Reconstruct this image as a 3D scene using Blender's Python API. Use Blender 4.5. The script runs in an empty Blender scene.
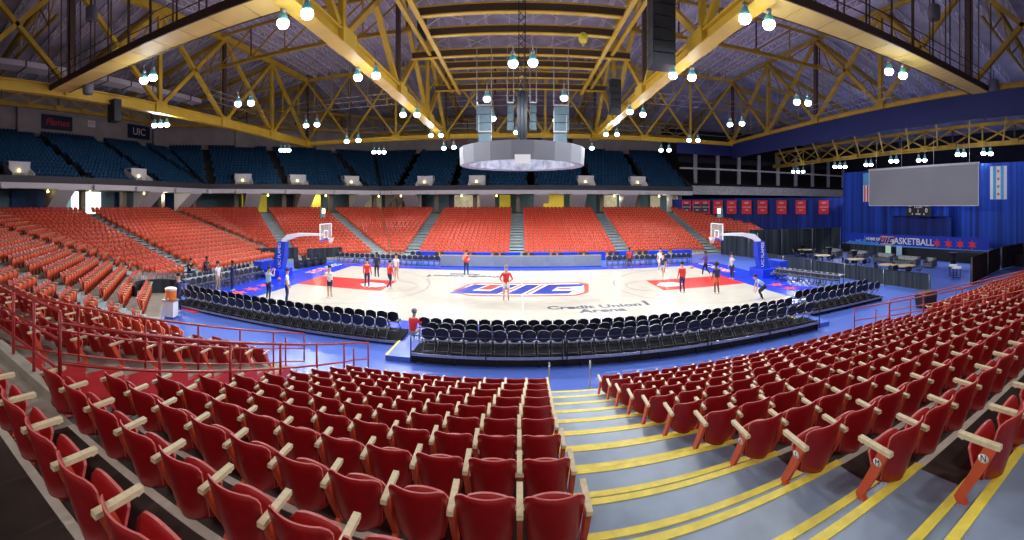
import bpy, math, random
import numpy as np
from mathutils import Vector, Matrix
random.seed(7)
sc = bpy.context.scene
COL = sc.collection
PI = math.pi
CX, CY, CZ = -.22, -26.58, 5.19          # where the photographer stands (metres, court centre = 0,0,0)
FOC, PX, PY = 426.2, 518.5, 206.3        # cylindrical panorama: pixels per radian, centre column, horizon row

def proj(x, y, z):
    dx, dy = x-CX, y-CY; r = math.hypot(dx, dy)
    return PX+FOC*math.atan2(dx, dy), PY-FOC*(z-CZ)/max(r, .01), r
def in_view(x, y, z, m=12):
    u, v, r = proj(x, y, z)
    return -m < u < 1024+m and -m < v < 540+m

# ------------------------------------------------------------------ materials
def mat(name, col, rough=.6, metal=0., var=.08, scale=6., spec=.4, emis=0., ecol=None, bump=0., alpha=1., trans=0.):
    m = bpy.data.materials.new(name); m.use_nodes = True
    nt = m.node_tree; b = nt.nodes['Principled BSDF']
    b.inputs['Roughness'].default_value = rough; b.inputs['Metallic'].default_value = metal
    b.inputs['Specular IOR Level'].default_value = spec
    tc = nt.nodes.new('ShaderNodeTexCoord'); nz = nt.nodes.new('ShaderNodeTexNoise')
    nz.inputs['Scale'].default_value = scale; nz.inputs['Detail'].default_value = 3
    nt.links.new(tc.outputs['Object'], nz.inputs['Vector'])
    rp = nt.nodes.new('ShaderNodeValToRGB'); rp.color_ramp.elements[0].position = .3; rp.color_ramp.elements[1].position = .7
    c = col
    rp.color_ramp.elements[0].color = (c[0]*(1-var), c[1]*(1-var), c[2]*(1-var), 1)
    rp.color_ramp.elements[1].color = (min(1, c[0]*(1+var)), min(1, c[1]*(1+var)), min(1, c[2]*(1+var)), 1)
    nt.links.new(nz.outputs['Fac'], rp.inputs['Fac']); nt.links.new(rp.outputs['Color'], b.inputs['Base Color'])
    if bump:
        bp = nt.nodes.new('ShaderNodeBump'); bp.inputs['Strength'].default_value = bump
        nt.links.new(nz.outputs['Fac'], bp.inputs['Height']); nt.links.new(bp.outputs['Normal'], b.inputs['Normal'])
    if emis:
        b.inputs['Emission Color'].default_value = (*(ecol or col), 1); b.inputs['Emission Strength'].default_value = emis
    if alpha < 1: b.inputs['Alpha'].default_value = alpha
    if trans: b.inputs['Transmission Weight'].default_value = trans
    return m

def wave_mat(name, c0, c1, scale, axis='X', rough=.7, dist=1.5):
    """folded drape: light and shade of the folds painted as broad bands along one axis"""
    m = mat(name, c0, rough, var=.1, scale=1.5); nt = m.node_tree; b = nt.nodes['Principled BSDF']
    w = nt.nodes.new('ShaderNodeTexNoise'); w.inputs['Scale'].default_value = scale; w.inputs['Detail'].default_value = 2
    mp = nt.nodes.new('ShaderNodeMapping'); tc = nt.nodes.new('ShaderNodeTexCoord')
    mp.inputs['Scale'].default_value = (1, 1, .02)
    nt.links.new(tc.outputs['Object'], mp.inputs['Vector']); nt.links.new(mp.outputs['Vector'], w.inputs['Vector'])
    r = nt.nodes.new('ShaderNodeValToRGB'); r.color_ramp.elements[0].position = .35; r.color_ramp.elements[1].position = .65
    r.color_ramp.elements[0].color = (*c0, 1); r.color_ramp.elements[1].color = (*c1, 1)
    nt.links.new(w.outputs['Fac'], r.inputs['Fac']); nt.links.new(r.outputs['Color'], b.inputs['Base Color'])
    return m

M = {}
M['seat'] = mat('red_seat_plastic', (.33, .007, .012), .38, var=.12, scale=9, spec=.45, bump=.05)
M['seat_rim'] = mat('pale_pink_edge', (.62, .13, .12), .45, var=.15, scale=25)  # edge faces lighter and pinker than the shell
M['seat_pan'] = mat('red_seat_pan', (.36, .010, .014), .5, var=.15, scale=9)
M['arm'] = mat('cream_armrest', (.74, .62, .40), .45, var=.12, scale=18)
M['stanchion'] = mat('orange_red_metal', (.62, .085, .035), .42, var=.1, scale=6)
M['far_seat'] = mat('shade_toned_seat_back', (.50, .03, .013), .45, var=.12, scale=2.5)  # red seat back, darkened to paint in the shade between rows
M['far_pan'] = mat('light_toned_seat_pan', (.86, .10, .034), .5, var=.12, scale=2.5)  # same red seat, strong court light put into the brighter orange
M['far_rim'] = mat('highlight_toned_rim', (.98, .34, .22), .5, var=.1)  # highlight along each row put into the rim colour
def near_mix(m, dark):  # plain seat red in the near stand, light-toned colours elsewhere
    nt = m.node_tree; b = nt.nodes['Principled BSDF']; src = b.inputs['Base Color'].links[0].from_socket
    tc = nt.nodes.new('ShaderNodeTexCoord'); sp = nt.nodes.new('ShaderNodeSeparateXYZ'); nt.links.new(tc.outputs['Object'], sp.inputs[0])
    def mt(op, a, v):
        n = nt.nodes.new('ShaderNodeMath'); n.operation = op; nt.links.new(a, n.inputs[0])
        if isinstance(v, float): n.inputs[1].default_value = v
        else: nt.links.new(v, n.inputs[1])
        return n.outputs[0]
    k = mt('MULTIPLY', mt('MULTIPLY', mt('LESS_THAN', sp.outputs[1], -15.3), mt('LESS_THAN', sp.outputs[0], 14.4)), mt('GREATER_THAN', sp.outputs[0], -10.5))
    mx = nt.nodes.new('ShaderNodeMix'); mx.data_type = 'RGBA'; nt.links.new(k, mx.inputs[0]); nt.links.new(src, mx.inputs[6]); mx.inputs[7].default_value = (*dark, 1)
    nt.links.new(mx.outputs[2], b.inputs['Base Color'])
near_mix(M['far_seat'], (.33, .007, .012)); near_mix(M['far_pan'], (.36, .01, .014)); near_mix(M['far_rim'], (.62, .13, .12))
M['plate'] = mat('white_letter_plate', (.85, .85, .82), .4)
M['black'] = mat('black_paint', (.012, .012, .014), .5)
M['ink'] = mat('black_ink', (.01, .01, .01), .6)
M['tread_dark'] = mat('shade_toned_tread', (.045, .034, .03), .6, var=.45, scale=2.2, bump=.1)  # concrete tread, with the shade under the seats put into its colour
M['concrete'] = mat('worn_concrete', (.34, .31, .26), .75, var=.25, scale=2.5, bump=.1)
M['concrete_far'] = mat('tan_concrete', (.26, .22, .18), .8, var=.15, scale=1.5)
M['riser'] = mat('pale_riser', (.62, .57, .50), .7, var=.2, scale=3)
M['stair'] = mat('blue_grey_painted_stair', (.25, .33, .46), .36, var=.22, scale=1.6, spec=.6, bump=.06)
M['stair_far'] = mat('pale_blue_grey_stair', (.34, .42, .45), .6, var=.12, scale=2)
M['yellow_stripe'] = mat('yellow_nosing_paint', (.85, .70, .09), .5, var=.15, scale=7)
M['red_wall'] = mat('red_painted_wall', (.52, .03, .035), .5, var=.08, scale=2)
M['rail'] = mat('dark_red_rail_paint', (.38, .022, .022), .32, var=.1, scale=8, spec=.6)
M['floor'] = mat('blue_floor_covering', (.085, .155, .58), .32, var=.10, scale=.35, spec=.55)
M['apron'] = mat('royal_blue_apron', (.012, .045, .62), .25, var=.12, scale=.5, spec=.6)
M['court'] = mat('pale_maple', (.55, .505, .43), .22, var=.04, scale=1.2, spec=.55)
M['key'] = mat('red_key_paint', (.74, .035, .03), .25, var=.05, spec=.5)
M['line'] = mat('grey_court_line', (.16, .13, .12), .4)
M['white'] = mat('white_paint', (.85, .85, .86), .45, var=.04)
M['logo_blue'] = mat('logo_blue', (.008, .028, .30), .35)
M['logo_red'] = mat('logo_red', (.75, .045, .03), .35)
M['navy'] = mat('navy_ink', (.012, .018, .06), .4)
M['chair'] = mat('navy_black_vinyl', (.012, .015, .032), .42, var=.25, scale=6, spec=.5)
M['chair_rim'] = mat('grey_chair_metal', (.35, .36, .40), .35, .6)
M['chair_seat'] = mat('dark_vinyl_seat', (.03, .035, .06), .5, var=.12)
M['chair_pipe'] = mat('pale_grey_piping', (.50, .52, .58), .5)
M['chair_frame'] = mat('black_chair_tube', (.03, .03, .035), .35, .4)
M['platform_top'] = mat('grey_platform_deck', (.006, .007, .010), .9, var=.2, spec=.1)
M['alu'] = mat('aluminium', (.45, .45, .47), .35, .8)
M['truss'] = mat('yellow_steel', (.62, .40, .035), .45, var=.10, scale=.8)
M['truss_dim'] = mat('ochre_steel', (.42, .26, .03), .55, var=.2, scale=.8)
M['brown'] = mat('dark_brown_steel', (.085, .050, .035), .5, var=.2)
M['cat_pan'] = mat('pale_yellow_catwalk_panel', (.80, .58, .15), .5, var=.10, scale=.6)
M['roof'] = mat('purple_grey_roof_deck', (.46, .42, .50), .7, var=.25, scale=.5)
M['joist'] = mat('pale_joist', (.70, .66, .74), .5, var=.15)
M['wall'] = mat('grey_block_wall', (.40, .37, .34), .85, var=.12, scale=.6)
M['wall_dark'] = mat('dark_grey_wall', (.018, .018, .022), .85, var=.2, scale=.6)
M['deck_white'] = mat('white_deck_fascia', (.62, .60, .64), .5, var=.05)
M['deck_dark'] = mat('charcoal_deck_parapet', (.045, .043, .055), .5, var=.1)
M['useat'] = mat('blue_upper_seat', (.008, .055, .14), .5, var=.25, scale=1.5)
M['useat_rim'] = mat('teal_blue_seat_edge', (.02, .13, .26), .5)
M['utread'] = mat('dark_upper_tread', (.022, .019, .024), .8)
M['uaisle'] = mat('dark_brown_aisle', (.06, .04, .035), .8)
M['blue_fascia'] = mat('navy_blue_fascia', (.004, .010, .085), .7, var=.1, scale=.5)
M['curtain'] = wave_mat('blue_stage_curtain', (.004, .022, .22), (.012, .09, .62), 1.6)
M['curtain_dk'] = wave_mat('navy_curtain', (.003, .014, .12), (.008, .04, .30), 1.2)
M['drape'] = wave_mat('black_pipe_drape', (.010, .014, .020), (.055, .075, .095), 3.0)
M['drape_br'] = wave_mat('dark_brown_drape', (.010, .007, .008), (.045, .028, .03), 2.5)
M['screen'] = mat('grey_projection_screen', (.33, .34, .35), .8, var=.10, scale=.15)
M['glass'] = mat('tinted_glass', (.35, .42, .45), .12, spec=.6, alpha=.35)
M['blue_wall'] = mat('blue_concourse_wall', (.015, .07, .20), .7, var=.1)
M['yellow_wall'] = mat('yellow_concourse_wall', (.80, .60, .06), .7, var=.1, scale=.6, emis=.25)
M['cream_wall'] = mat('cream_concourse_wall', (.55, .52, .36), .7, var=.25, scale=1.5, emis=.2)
M['teal_wall'] = mat('teal_concourse_wall', (.12, .22, .27), .7, var=.2)
M['bright'] = mat('daylit_opening', (.95, .97, .92), .5, emis=2.2, ecol=(.95, 1, .93))
M['lamp'] = mat('lamp_glass_glow', (1, 1, 1), .3, emis=14, ecol=(.92, .97, 1))
M['lamp_up'] = mat('teal_lamp_collar', (.12, .38, .40), .3, .3, emis=.12, ecol=(.1, .6, .65))
M['lamp_house'] = mat('grey_lamp_housing', (.34, .35, .37), .4, .5)
M['warm'] = mat('warm_bulb_glow', (1, .85, .4), .3, emis=7, ecol=(1, .75, .25))
M['speaker'] = mat('charcoal_speaker', (.022, .026, .034), .6, var=.2, scale=3)
M['grille'] = mat('blue_grey_speaker_grille', (.07, .11, .14), .6, var=.2, scale=5)
M['ring'] = mat('grey_scoreboard_skin', (.17, .175, .21), .5, var=.06, scale=.6)
M['ring_in'] = mat('ribbed_ring_lining', (.30, .31, .40), .55, var=.35, scale=2.5)
M['table'] = mat('tan_table_top', (.62, .47, .27), .4, var=.1)
M['cloth_blue'] = mat('royal_blue_cloth', (.012, .05, .52), .6, var=.12)
M['cloth_black'] = mat('black_cloth', (.014, .015, .02), .8, var=.2)
M['grey_board'] = mat('blue_grey_led_board', (.22, .25, .30), .45, var=.12, scale=1.2)
M['sofa'] = mat('grey_sofa_cloth', (.13, .14, .16), .8, var=.2)
M['sofa_c'] = mat('light_grey_cushion', (.36, .37, .38), .8, var=.2)
M['orange'] = mat('orange_plastic', (.90, .22, .03), .4)
M['ball'] = mat('orange_leather', (.62, .20, .05), .5)
M['net'] = mat('white_net_cord', (.85, .83, .8), .6)
M['skin'] = mat('light_skin', (.62, .36, .25), .5, var=.06)
M['skin_dk'] = mat('brown_skin', (.16, .075, .045), .5, var=.06)
M['hair'] = mat('dark_hair', (.018, .012, .010), .6)
M['hair_gr'] = mat('grey_cap_cloth', (.22, .23, .25), .7)
M['c_red'] = mat('red_jersey', (.75, .03, .03), .7, var=.08)
M['c_navy'] = mat('navy_cloth', (.014, .028, .10), .75, var=.12)
M['c_white'] = mat('white_cloth', (.78, .79, .80), .75, var=.05)
M['c_grey'] = mat('grey_cloth', (.40, .43, .47), .75, var=.08)
M['c_lblue'] = mat('light_blue_cloth', (.42, .58, .72), .75, var=.08)
M['c_khaki'] = mat('khaki_cloth', (.45, .34, .20), .75, var=.08)
M['c_orange'] = mat('orange_red_cloth', (.85, .12, .04), .75, var=.08)
M['c_black'] = mat('black_cloth_clothes', (.014, .012, .02), .75, var=.1)
M['c_purple'] = mat('purple_cloth', (.14, .05, .28), .75, var=.1)
M['shoe'] = mat('white_shoe', (.75, .75, .76), .5)
M['skyline'] = mat('pale_blue_print', (.10, .35, .85), .6)
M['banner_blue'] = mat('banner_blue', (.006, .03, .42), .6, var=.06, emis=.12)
M['banner_red'] = mat('banner_red', (.72, .035, .05), .7, var=.08)
M['star'] = mat('star_red', (.85, .05, .05), .6)
M['flag_white'] = mat('flag_white', (.82, .84, .86), .7)
M['flag_blue'] = mat('flag_blue', (.10, .42, .72), .7)
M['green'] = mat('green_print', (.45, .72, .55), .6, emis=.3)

# ------------------------------------------------------------------ mesh builder
class MB:
    def __init__(s): s.v = []; s.f = []; s.mi = []; s.cur = 0; s.sm = []; s.smooth = False
    def add(s, vs, fs, smooth=None):
        o = len(s.v); s.v.extend([tuple(p) for p in vs])
        for f in fs: s.f.append(tuple(i+o for i in f)); s.mi.append(s.cur); s.sm.append(s.smooth if smooth is None else smooth)
        return s
    def mat(s, i): s.cur = i; return s
    def box(s, c, d, rz=0., R=None, taper=(1, 1)):
        hx, hy, hz = d[0]/2, d[1]/2, d[2]/2
        vs = []
        for z in (-hz, hz):
            tx, ty = (taper if z > 0 else (1, 1))
            for x, y in ((-hx, -hy), (hx, -hy), (hx, hy), (-hx, hy)): vs.append(Vector((x*tx, y*ty, z)))
        m = R if R is not None else Matrix.Rotation(rz, 3, 'Z')
        c = Vector(c); vs = [m @ p + c for p in vs]
        return s.add(vs, [(3, 2, 1, 0), (4, 5, 6, 7), (0, 1, 5, 4), (1, 2, 6, 5), (2, 3, 7, 6), (3, 0, 4, 7)], False)
    def b6(s, x0, x1, y0, y1, z0, z1): return s.box(((x0+x1)/2, (y0+y1)/2, (z0+z1)/2), (abs(x1-x0), abs(y1-y0), abs(z1-z0)))
    def beam(s, p, q, w, h=None):
        h = h or w; p = Vector(p); q = Vector(q); d = q-p; L = d.length
        if L < 1e-6: return s
        d.normalize(); up = Vector((0, 0, 1))
        if abs(d.z) > .98: up = Vector((0, 1, 0))
        x = d.cross(up).normalized(); y = x.cross(d).normalized()
        vs = [o+x*(a*w/2)+y*(b*h/2) for o in (p, q) for a, b in ((-1, -1), (1, -1), (1, 1), (-1, 1))]
        return s.add(vs, [(3, 2, 1, 0), (4, 5, 6, 7), (0, 1, 5, 4), (1, 2, 6, 5), (2, 3, 7, 6), (3, 0, 4, 7)], False)
    def tube(s, pts, r, n=8, closed=False, cap=True):
        pts = [Vector(p) for p in pts]; k = len(pts); rs = r if isinstance(r, (list, tuple)) else [r]*k
        base = len(s.v); prevx = None; vs = []
        for i, p in enumerate(pts):
            a = pts[(i-1) % k] if (closed or i > 0) else p; b = pts[(i+1) % k] if (closed or i < k-1) else p
            d = (b-a).normalized()
            if prevx is None:
                up = Vector((0, 0, 1)) if abs(d.z) < .9 else Vector((0, 1, 0)); x = d.cross(up).normalized()
            else:
                x = (prevx-d*prevx.dot(d)).normalized()
            prevx = x; y = d.cross(x)
            for j in range(n):
                t = 2*PI*j/n; vs.append(p+(x*math.cos(t)+y*math.sin(t))*rs[i])
        fs = []
        for i in range(k if closed else k-1):
            for j in range(n):
                a = i*n+j; b = i*n+(j+1) % n; c = ((i+1) % k)*n+(j+1) % n; d2 = ((i+1) % k)*n+j; fs.append((a, b, c, d2))
        if cap and not closed: fs.append(tuple(range(n))[::-1]); fs.append(tuple((k-1)*n+j for j in range(n)))
        return s.add(vs, fs, True)
    def lathe(s, prof, c=(0, 0, 0), n=20, sx=1., sy=1., R=None):
        vs = []; c = Vector(c)
        for r, z in prof:
            for j in range(n):
                t = 2*PI*j/n; p = Vector((r*math.cos(t)*sx, r*math.sin(t)*sy, z))
                vs.append((R @ p if R is not None else p)+c)
        fs = []
        for i in range(len(prof)-1):
            for j in range(n): fs.append((i*n+j, i*n+(j+1) % n, (i+1)*n+(j+1) % n, (i+1)*n+j))
        if prof[0][0] > 1e-4: fs.append(tuple(range(n))[::-1])
        if prof[-1][0] > 1e-4: fs.append(tuple((len(prof)-1)*n+j for j in range(n)))
        return s.add(vs, fs, True)
    def ball(s, c, r, n=12, sz=1.):
        k = n//2; return s.lathe([(max(r*math.sin(PI*i/k), 1e-5), -r*sz*math.cos(PI*i/k)) for i in range(k+1)], c, n)
    def prism(s, poly, fr, th):
        """flat polygon poly [(a,b)] in frame fr=(origin, A, B), extruded th along A x B"""
        o, A, B = Vector(fr[0]), Vector(fr[1]), Vector(fr[2]); N = A.cross(B).normalized()*th; n = len(poly)
        vs = [o+A*a+B*b for a, b in poly]+[o+A*a+B*b+N for a, b in poly]
        return s.add(vs, [tuple(range(n))[::-1], tuple(range(n, 2*n))]+[(i, (i+1) % n, n+(i+1) % n, n+i) for i in range(n)], False)
    def mesh(s, name, mats):
        me = bpy.data.meshes.new(name); me.from_pydata([tuple(v) for v in s.v], [], s.f)
        for m in (mats if isinstance(mats, (list, tuple)) else [mats]): me.materials.append(m)
        if s.mi and max(s.mi) > 0: me.polygons.foreach_set('material_index', s.mi)
        if any(s.sm): me.polygons.foreach_set('use_smooth', s.sm)
        me.update(); return me
    def build(s, name, mats, parent=None, **kw):
        o = bpy.data.objects.new(name, s.mesh(name, mats)); COL.objects.link(o)
        if parent is not None: o.parent = parent
        if kw: tag(o, **kw)
        return o

def tag(o, label=None, cat=None, group=None, kind=None):
    if label: o['label'] = label
    if cat: o['category'] = cat
    if group: o['group'] = group
    if kind: o['kind'] = kind
    return o
def empty(name, loc=(0, 0, 0), rz=0., **kw):
    o = bpy.data.objects.new(name, None); o.location = loc; o.rotation_euler = (0, 0, rz); o.empty_display_size = .2
    COL.objects.link(o); return tag(o, **kw)
def struct(name, mb, mats, parent=None):
    o = mb.build(name, mats, parent)
    if parent is None: o['kind'] = 'structure'
    return o
def copy_tree(o, parent=None):
    kids = list(o.children); c = o.copy(); COL.objects.link(c)
    if parent is not None: c.parent = parent
    for ch in kids: copy_tree(ch, c)
    return c
def text(name, body, size, loc, A, B, m, parent=None, ext=.01, shear=0., align='CENTER', bold=0.0, sx=1.):
    """lettering lying in the plane of A (reading direction) and B (up)"""
    cu = bpy.data.curves.new(name, 'FONT'); cu.body = body; cu.size = size; cu.extrude = ext; cu.shear = shear
    cu.align_x = align; cu.align_y = 'CENTER'; cu.offset = bold; cu.resolution_u = 3
    cu.materials.append(m)
    o = bpy.data.objects.new('text_tmp', cu); COL.objects.link(o)
    me = bpy.data.meshes.new_from_object(o.evaluated_get(bpy.context.evaluated_depsgraph_get()))
    bpy.data.objects.remove(o); bpy.data.curves.remove(cu); me.name = name
    if not me.materials: me.materials.append(m)
    o = bpy.data.objects.new(name, me); COL.objects.link(o)
    A = Vector(A).normalized(); B = Vector(B).normalized(); N = A.cross(B)
    mtx = Matrix((A, B, N)).transposed().to_4x4(); mtx.translation = Vector(loc)
    mtx = mtx @ Matrix.Diagonal((sx, 1, 1, 1))
    if parent is not None:
        o.parent = parent; o.matrix_parent_inverse = parent.matrix_basis.inverted()
    o.matrix_basis = mtx
    return o
def lights(name, kind, loc, energy, col=(1, 1, 1), radius=.2, size=2.6, blend=.6, target=None):
    l = bpy.data.lights.new(name, kind); l.energy = energy; l.color = col
    l.shadow_soft_size = radius
    if kind == 'SPOT': l.spot_size = size; l.spot_blend = blend
    o = bpy.data.objects.new(name, l); o.location = loc; COL.objects.link(o)
    if target is not None: o.rotation_euler = (Vector(target)-Vector(loc)).to_track_quat('-Z', 'Y').to_euler()
    return o
ORD = ['zeroth', 'first', 'second', 'third', 'fourth', 'fifth', 'sixth', 'seventh', 'eighth', 'ninth', 'tenth', 'eleventh', 'twelfth', 'thirteenth',
       'fourteenth', 'fifteenth', 'sixteenth', 'seventeenth', 'eighteenth', 'nineteenth', 'twentieth']
def od(n):
    if n <= 20: return ORD[n]
    t = {2: 'twenty', 3: 'thirty', 4: 'forty', 5: 'fifty', 6: 'sixty'}[n//10]
    return (t[:-1]+'ieth') if n % 10 == 0 else t+'-'+ORD[n % 10]
#@@SECTION bowl
# ------------------------------------------------------------------ bowl sections (plan is an octagon)
PITCH, DEPTH, RISE, NROW = .52, .90, .255, 17
class Sec:
    """a straight run of rows: outward normal at angle, front line at distance d0, seams s0(d), s1(d) along the tangent"""
    def __init__(s, name, ang, d0, s0, s1):
        s.name = name; s.n = Vector((math.cos(ang), math.sin(ang), 0)); s.t = Vector((-s.n.y, s.n.x, 0)) * -1
        s.d0 = d0; s.s0 = s0; s.s1 = s1
    def P(s, d, a, z=0): p = s.n*d+s.t*a; return Vector((p.x, p.y, z))
T8 = math.tan(PI/8)
DN, DL, DD = 15.20, 21.0, 20.0
# tangent t = right-hand direction when one looks outward
def seam(dA, dB, d0):   # where the offset lines of two neighbours (45 degrees apart) meet, measured on the first
    return lambda d: (dB+(d-d0)-d*math.cos(PI/4))/math.sin(PI/4)
far = Sec('far', PI/2, DN, lambda d: -seam(DN, DD, DN)(d), lambda d: 30.)
fdl = Sec('far_left', 3*PI/4, DD, lambda d: -seam(DD, DL, DD)(d), lambda d: seam(DD, DN, DD)(d))
lef = Sec('left', PI, DL, lambda d: -seam(DL, DD, DL)(d), lambda d: seam(DL, DD, DL)(d))
ndl = Sec('near_left', -3*PI/4, DD, lambda d: -seam(DD, DN, DD)(d), lambda d: seam(DD, DL, DD)(d))
nea = Sec('near', -PI/2, DN, lambda d: -30., lambda d: seam(DN, DD, DN)(d))
#   in 'near' the tangent points to -x, so s = -x
def rowz(k): return .22+RISE*(k-1)
def rowd(S, k): return S.d0+(k-1)*DEPTH

AISL_L_ = {k: .3 for k in range(1, 18)}
AR_ = {1: 1.78, 2: 1.82, 3: 1.82, 4: 1.85, 5: 1.88, 6: 1.96, 7: 2.08, 8: 2.17, 9: 2.27, 10: 2.43, 11: 2.60, 12: 2.9, 13: 3.2, 14: 3.6}
VOM = [(-7.02, -4.97), (12.55, 14.6)]          # openings in the near stand (world x), from its second-to-last visible row to the floor
VOM_Y = CY+2.55                              # their back edge
def near_intervals(k):
    """x intervals of platform row k in the near stand"""
    yb = -(rowd(nea, k)+DEPTH)
    x0, x1 = -nea.s1(rowd(nea, k)+DEPTH/2), 30.
    if yb+.3 < VOM_Y-DEPTH*.3: return [(x0, x1)]
    out = []; a = x0
    for v0, v1 in VOM: out.append((a, v0)); a = v1
    out.append((a, x1)); return out

def bowl_platform(S, mats, name, rows, extent=None):
    b = MB()
    for k in rows:
        d = rowd(S, k); z = rowz(k); zp = rowz(k-1) if k > 1 else 0
        a0, a1, c0, c1 = S.s0(d), S.s1(d), S.s0(d+DEPTH), S.s1(d+DEPTH)
        if extent: a1 = c1 = extent(k) if S is far else a1
        b.mat(0).add([S.P(d, a0, z), S.P(d, a1, z), S.P(d+DEPTH, c1, z), S.P(d+DEPTH, c0, z)], [(0, 1, 2, 3)])
        b.mat(1).add([S.P(d, a0, zp), S.P(d, a1, zp), S.P(d, a1, z), S.P(d, a0, z)], [(0, 1, 2, 3)])
    return struct(name, b, mats)
# curtain across the far stand on the right: rows end where it hangs
CUR_A, CUR_B = (21.6, 31.2), (40.5, 14.0)
def far_end(k):
    d = rowd(far, k)+.5
    t = (CUR_A[1]-d)/(CUR_A[1]-CUR_B[1])
    return min(30.2, CUR_A[0]+t*(CUR_B[0]-CUR_A[0])-.6)
for S in (far, fdl, lef, ndl):
    bowl_platform(S, [M['concrete_far'], M['riser']], 'wall_stepped_stand_'+S.name, range(1, NROW+1), far_end if S is far else None)
b = MB()
for k in range(1, NROW+1):
    d = rowd(nea, k); z = rowz(k); zp = rowz(k-1) if k > 1 else 0
    for i, (x0, x1) in enumerate(near_intervals(k)):
        inner = True
        b.mat(0 if (x0 > -8 and x1 < 13) or len(near_intervals(k)) == 1 else 2)
        if len(near_intervals(k)) == 1:
            cm = 2 if k <= 11 else 0
            for q0, q1, mm in ((x0, -4.3, cm), (-4.3, 12, 0), (12, x1, cm)):
                b.mat(mm).add([(q0, -d, z), (q0, -d-DEPTH, z), (q1, -d-DEPTH, z), (q1, -d, z)], [(0, 1, 2, 3)])
        else:
            b.add([(x0, -d, z), (x0, -d-DEPTH, z), (x1, -d-DEPTH, z), (x1, -d, z)], [(0, 1, 2, 3)])
        b.mat(1).add([(x0, -d, zp), (x1, -d, zp), (x1, -d, z), (x0, -d, z)], [(0, 1, 2, 3)])
    if k > 1:
        for q0, q1 in ((-4.3, AISL_L_[min(k, 14)]), (AR_[min(k, 14)]+.4, 12.)):
            b.mat(1).b6(q0, q1, -d-.08, -d+.004, z-.03, z+.006)
struct('wall_stepped_stand_near', b, [M['tread_dark'], M['riser'], M['concrete']])
# red side walls, back wall and curb of the two openings
for vi, (v0, v1) in enumerate(VOM):
    b = MB()
    for xs, side in ((v0, -1), (v1, 1)):
        for k in range(1, 12):
            ya = -rowd(nea, k); yb = ya-DEPTH
            if yb < VOM_Y-.05: yb = VOM_Y
            if ya <= VOM_Y: continue
            b.b6(xs-.06 if side > 0 else xs-.06, xs+.06, yb, ya, -.0, rowz(k)+.01)
    b.b6(v0, v1, VOM_Y-.14, VOM_Y-.02, 0, rowz(11)-.02)
    struct('wall_red_opening_'+('left', 'right')[vi], b, M['red_wall'])
    b = MB(); b.b6(v0-.1, v1+.1, VOM_Y-.16, VOM_Y+.04, rowz(11)-.02, rowz(11)+.12)
    struct('trim_%d' % (vi+1), b, M['concrete'])
# aisle stairs, yellow nosings ------------------------------------------------
b = MB()
AISL_L = {k: {1: .50, 2: .46, 3: .42, 4: .38, 5: .34}.get(k, .31) for k in range(1, 18)}     # world x of the aisle's left edge per row
AR = {1: 1.78, 2: 1.82, 3: 1.82, 4: 1.85, 5: 1.88, 6: 1.96, 7: 2.08, 8: 2.17, 9: 2.27, 10: 2.43, 11: 2.60, 12: 2.9, 13: 3.2, 14: 3.6}
for k in range(1, 15):
    d = rowd(nea, k); y0 = -d; z = rowz(k); x0 = AISL_L[k]+.02; x1 = AR[k]+.35
    ym = y0-.04
    b.mat(0).b6(x0, x1, y0-DEPTH, y0-.001, z-.02, z+.006)
    b.mat(1).b6(x0, x1+.05, y0-.075, y0+.012, z-.03, z+.012)                 # nosing of the row platform
    zl = z-RISE
    b.mat(0).b6(x0, x1-.1, y0, y0+.30, zl, zl+RISE/2)                        # the intermediate step in front of it
    b.mat(1).b6(x0, x1-.1, y0+.225, y0+.31, zl+RISE/2-.03, zl+RISE/2+.008)
struct('floor_aisle_stairs', b, [M['stair'], M['yellow_stripe']])
# aisles in the other stands (centre along s, width)
AIS = {'far': [(-11.1, 1.5), (-.4, 1.55), (10.4, 1.5), (20.3, 1.5)], 'far_left': [], 'left': [(-6.9, .1), (4.2, 1.5)], 'near_left': [], 'near': []}
def sx(S, x, y): return S.t.x*x+S.t.y*y
b_front = sx(fdl, -13.85, 14.3); a_front = sx(fdl, -20.4, 7.9)
AIS['far_left'] = [(b_front, 1.5), (a_front, 1.5)]
AIS['near_left'] = [(-b_front, 1.5), (-a_front, 1.5)]
AIS['left'] = [(sx(lef, -21, 7.9), 1.5), (sx(lef, -21, -4.3), 1.5)]
AIS['near'] = [(10.15, 1.1)]
for S in (far, fdl, lef, ndl, nea):
    b = MB()
    for a, w in AIS[S.name]:
        for k in range(1, NROW+1):
            d = rowd(S, k); z = rowz(k)
            if a-w/2 < S.s0(d)-1.2 or a+w/2 > S.s1(d)+1.2: continue
            for (da, db, zz) in ((d, d+DEPTH, z+.01), (d-.3, d, z-RISE/2)):
                b.mat(0).add([S.P(da, a-w/2, zz), S.P(da, a+w/2, zz), S.P(db, a+w/2, zz), S.P(db, a-w/2, zz),
                       S.P(da, a-w/2, zz-RISE/2), S.P(da, a+w/2, zz-RISE/2)], [(0, 1, 2, 3), (4, 5, 1, 0)])
    if b.v: struct('floor_aisle_'+S.name, b, M['stair_far'])

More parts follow.
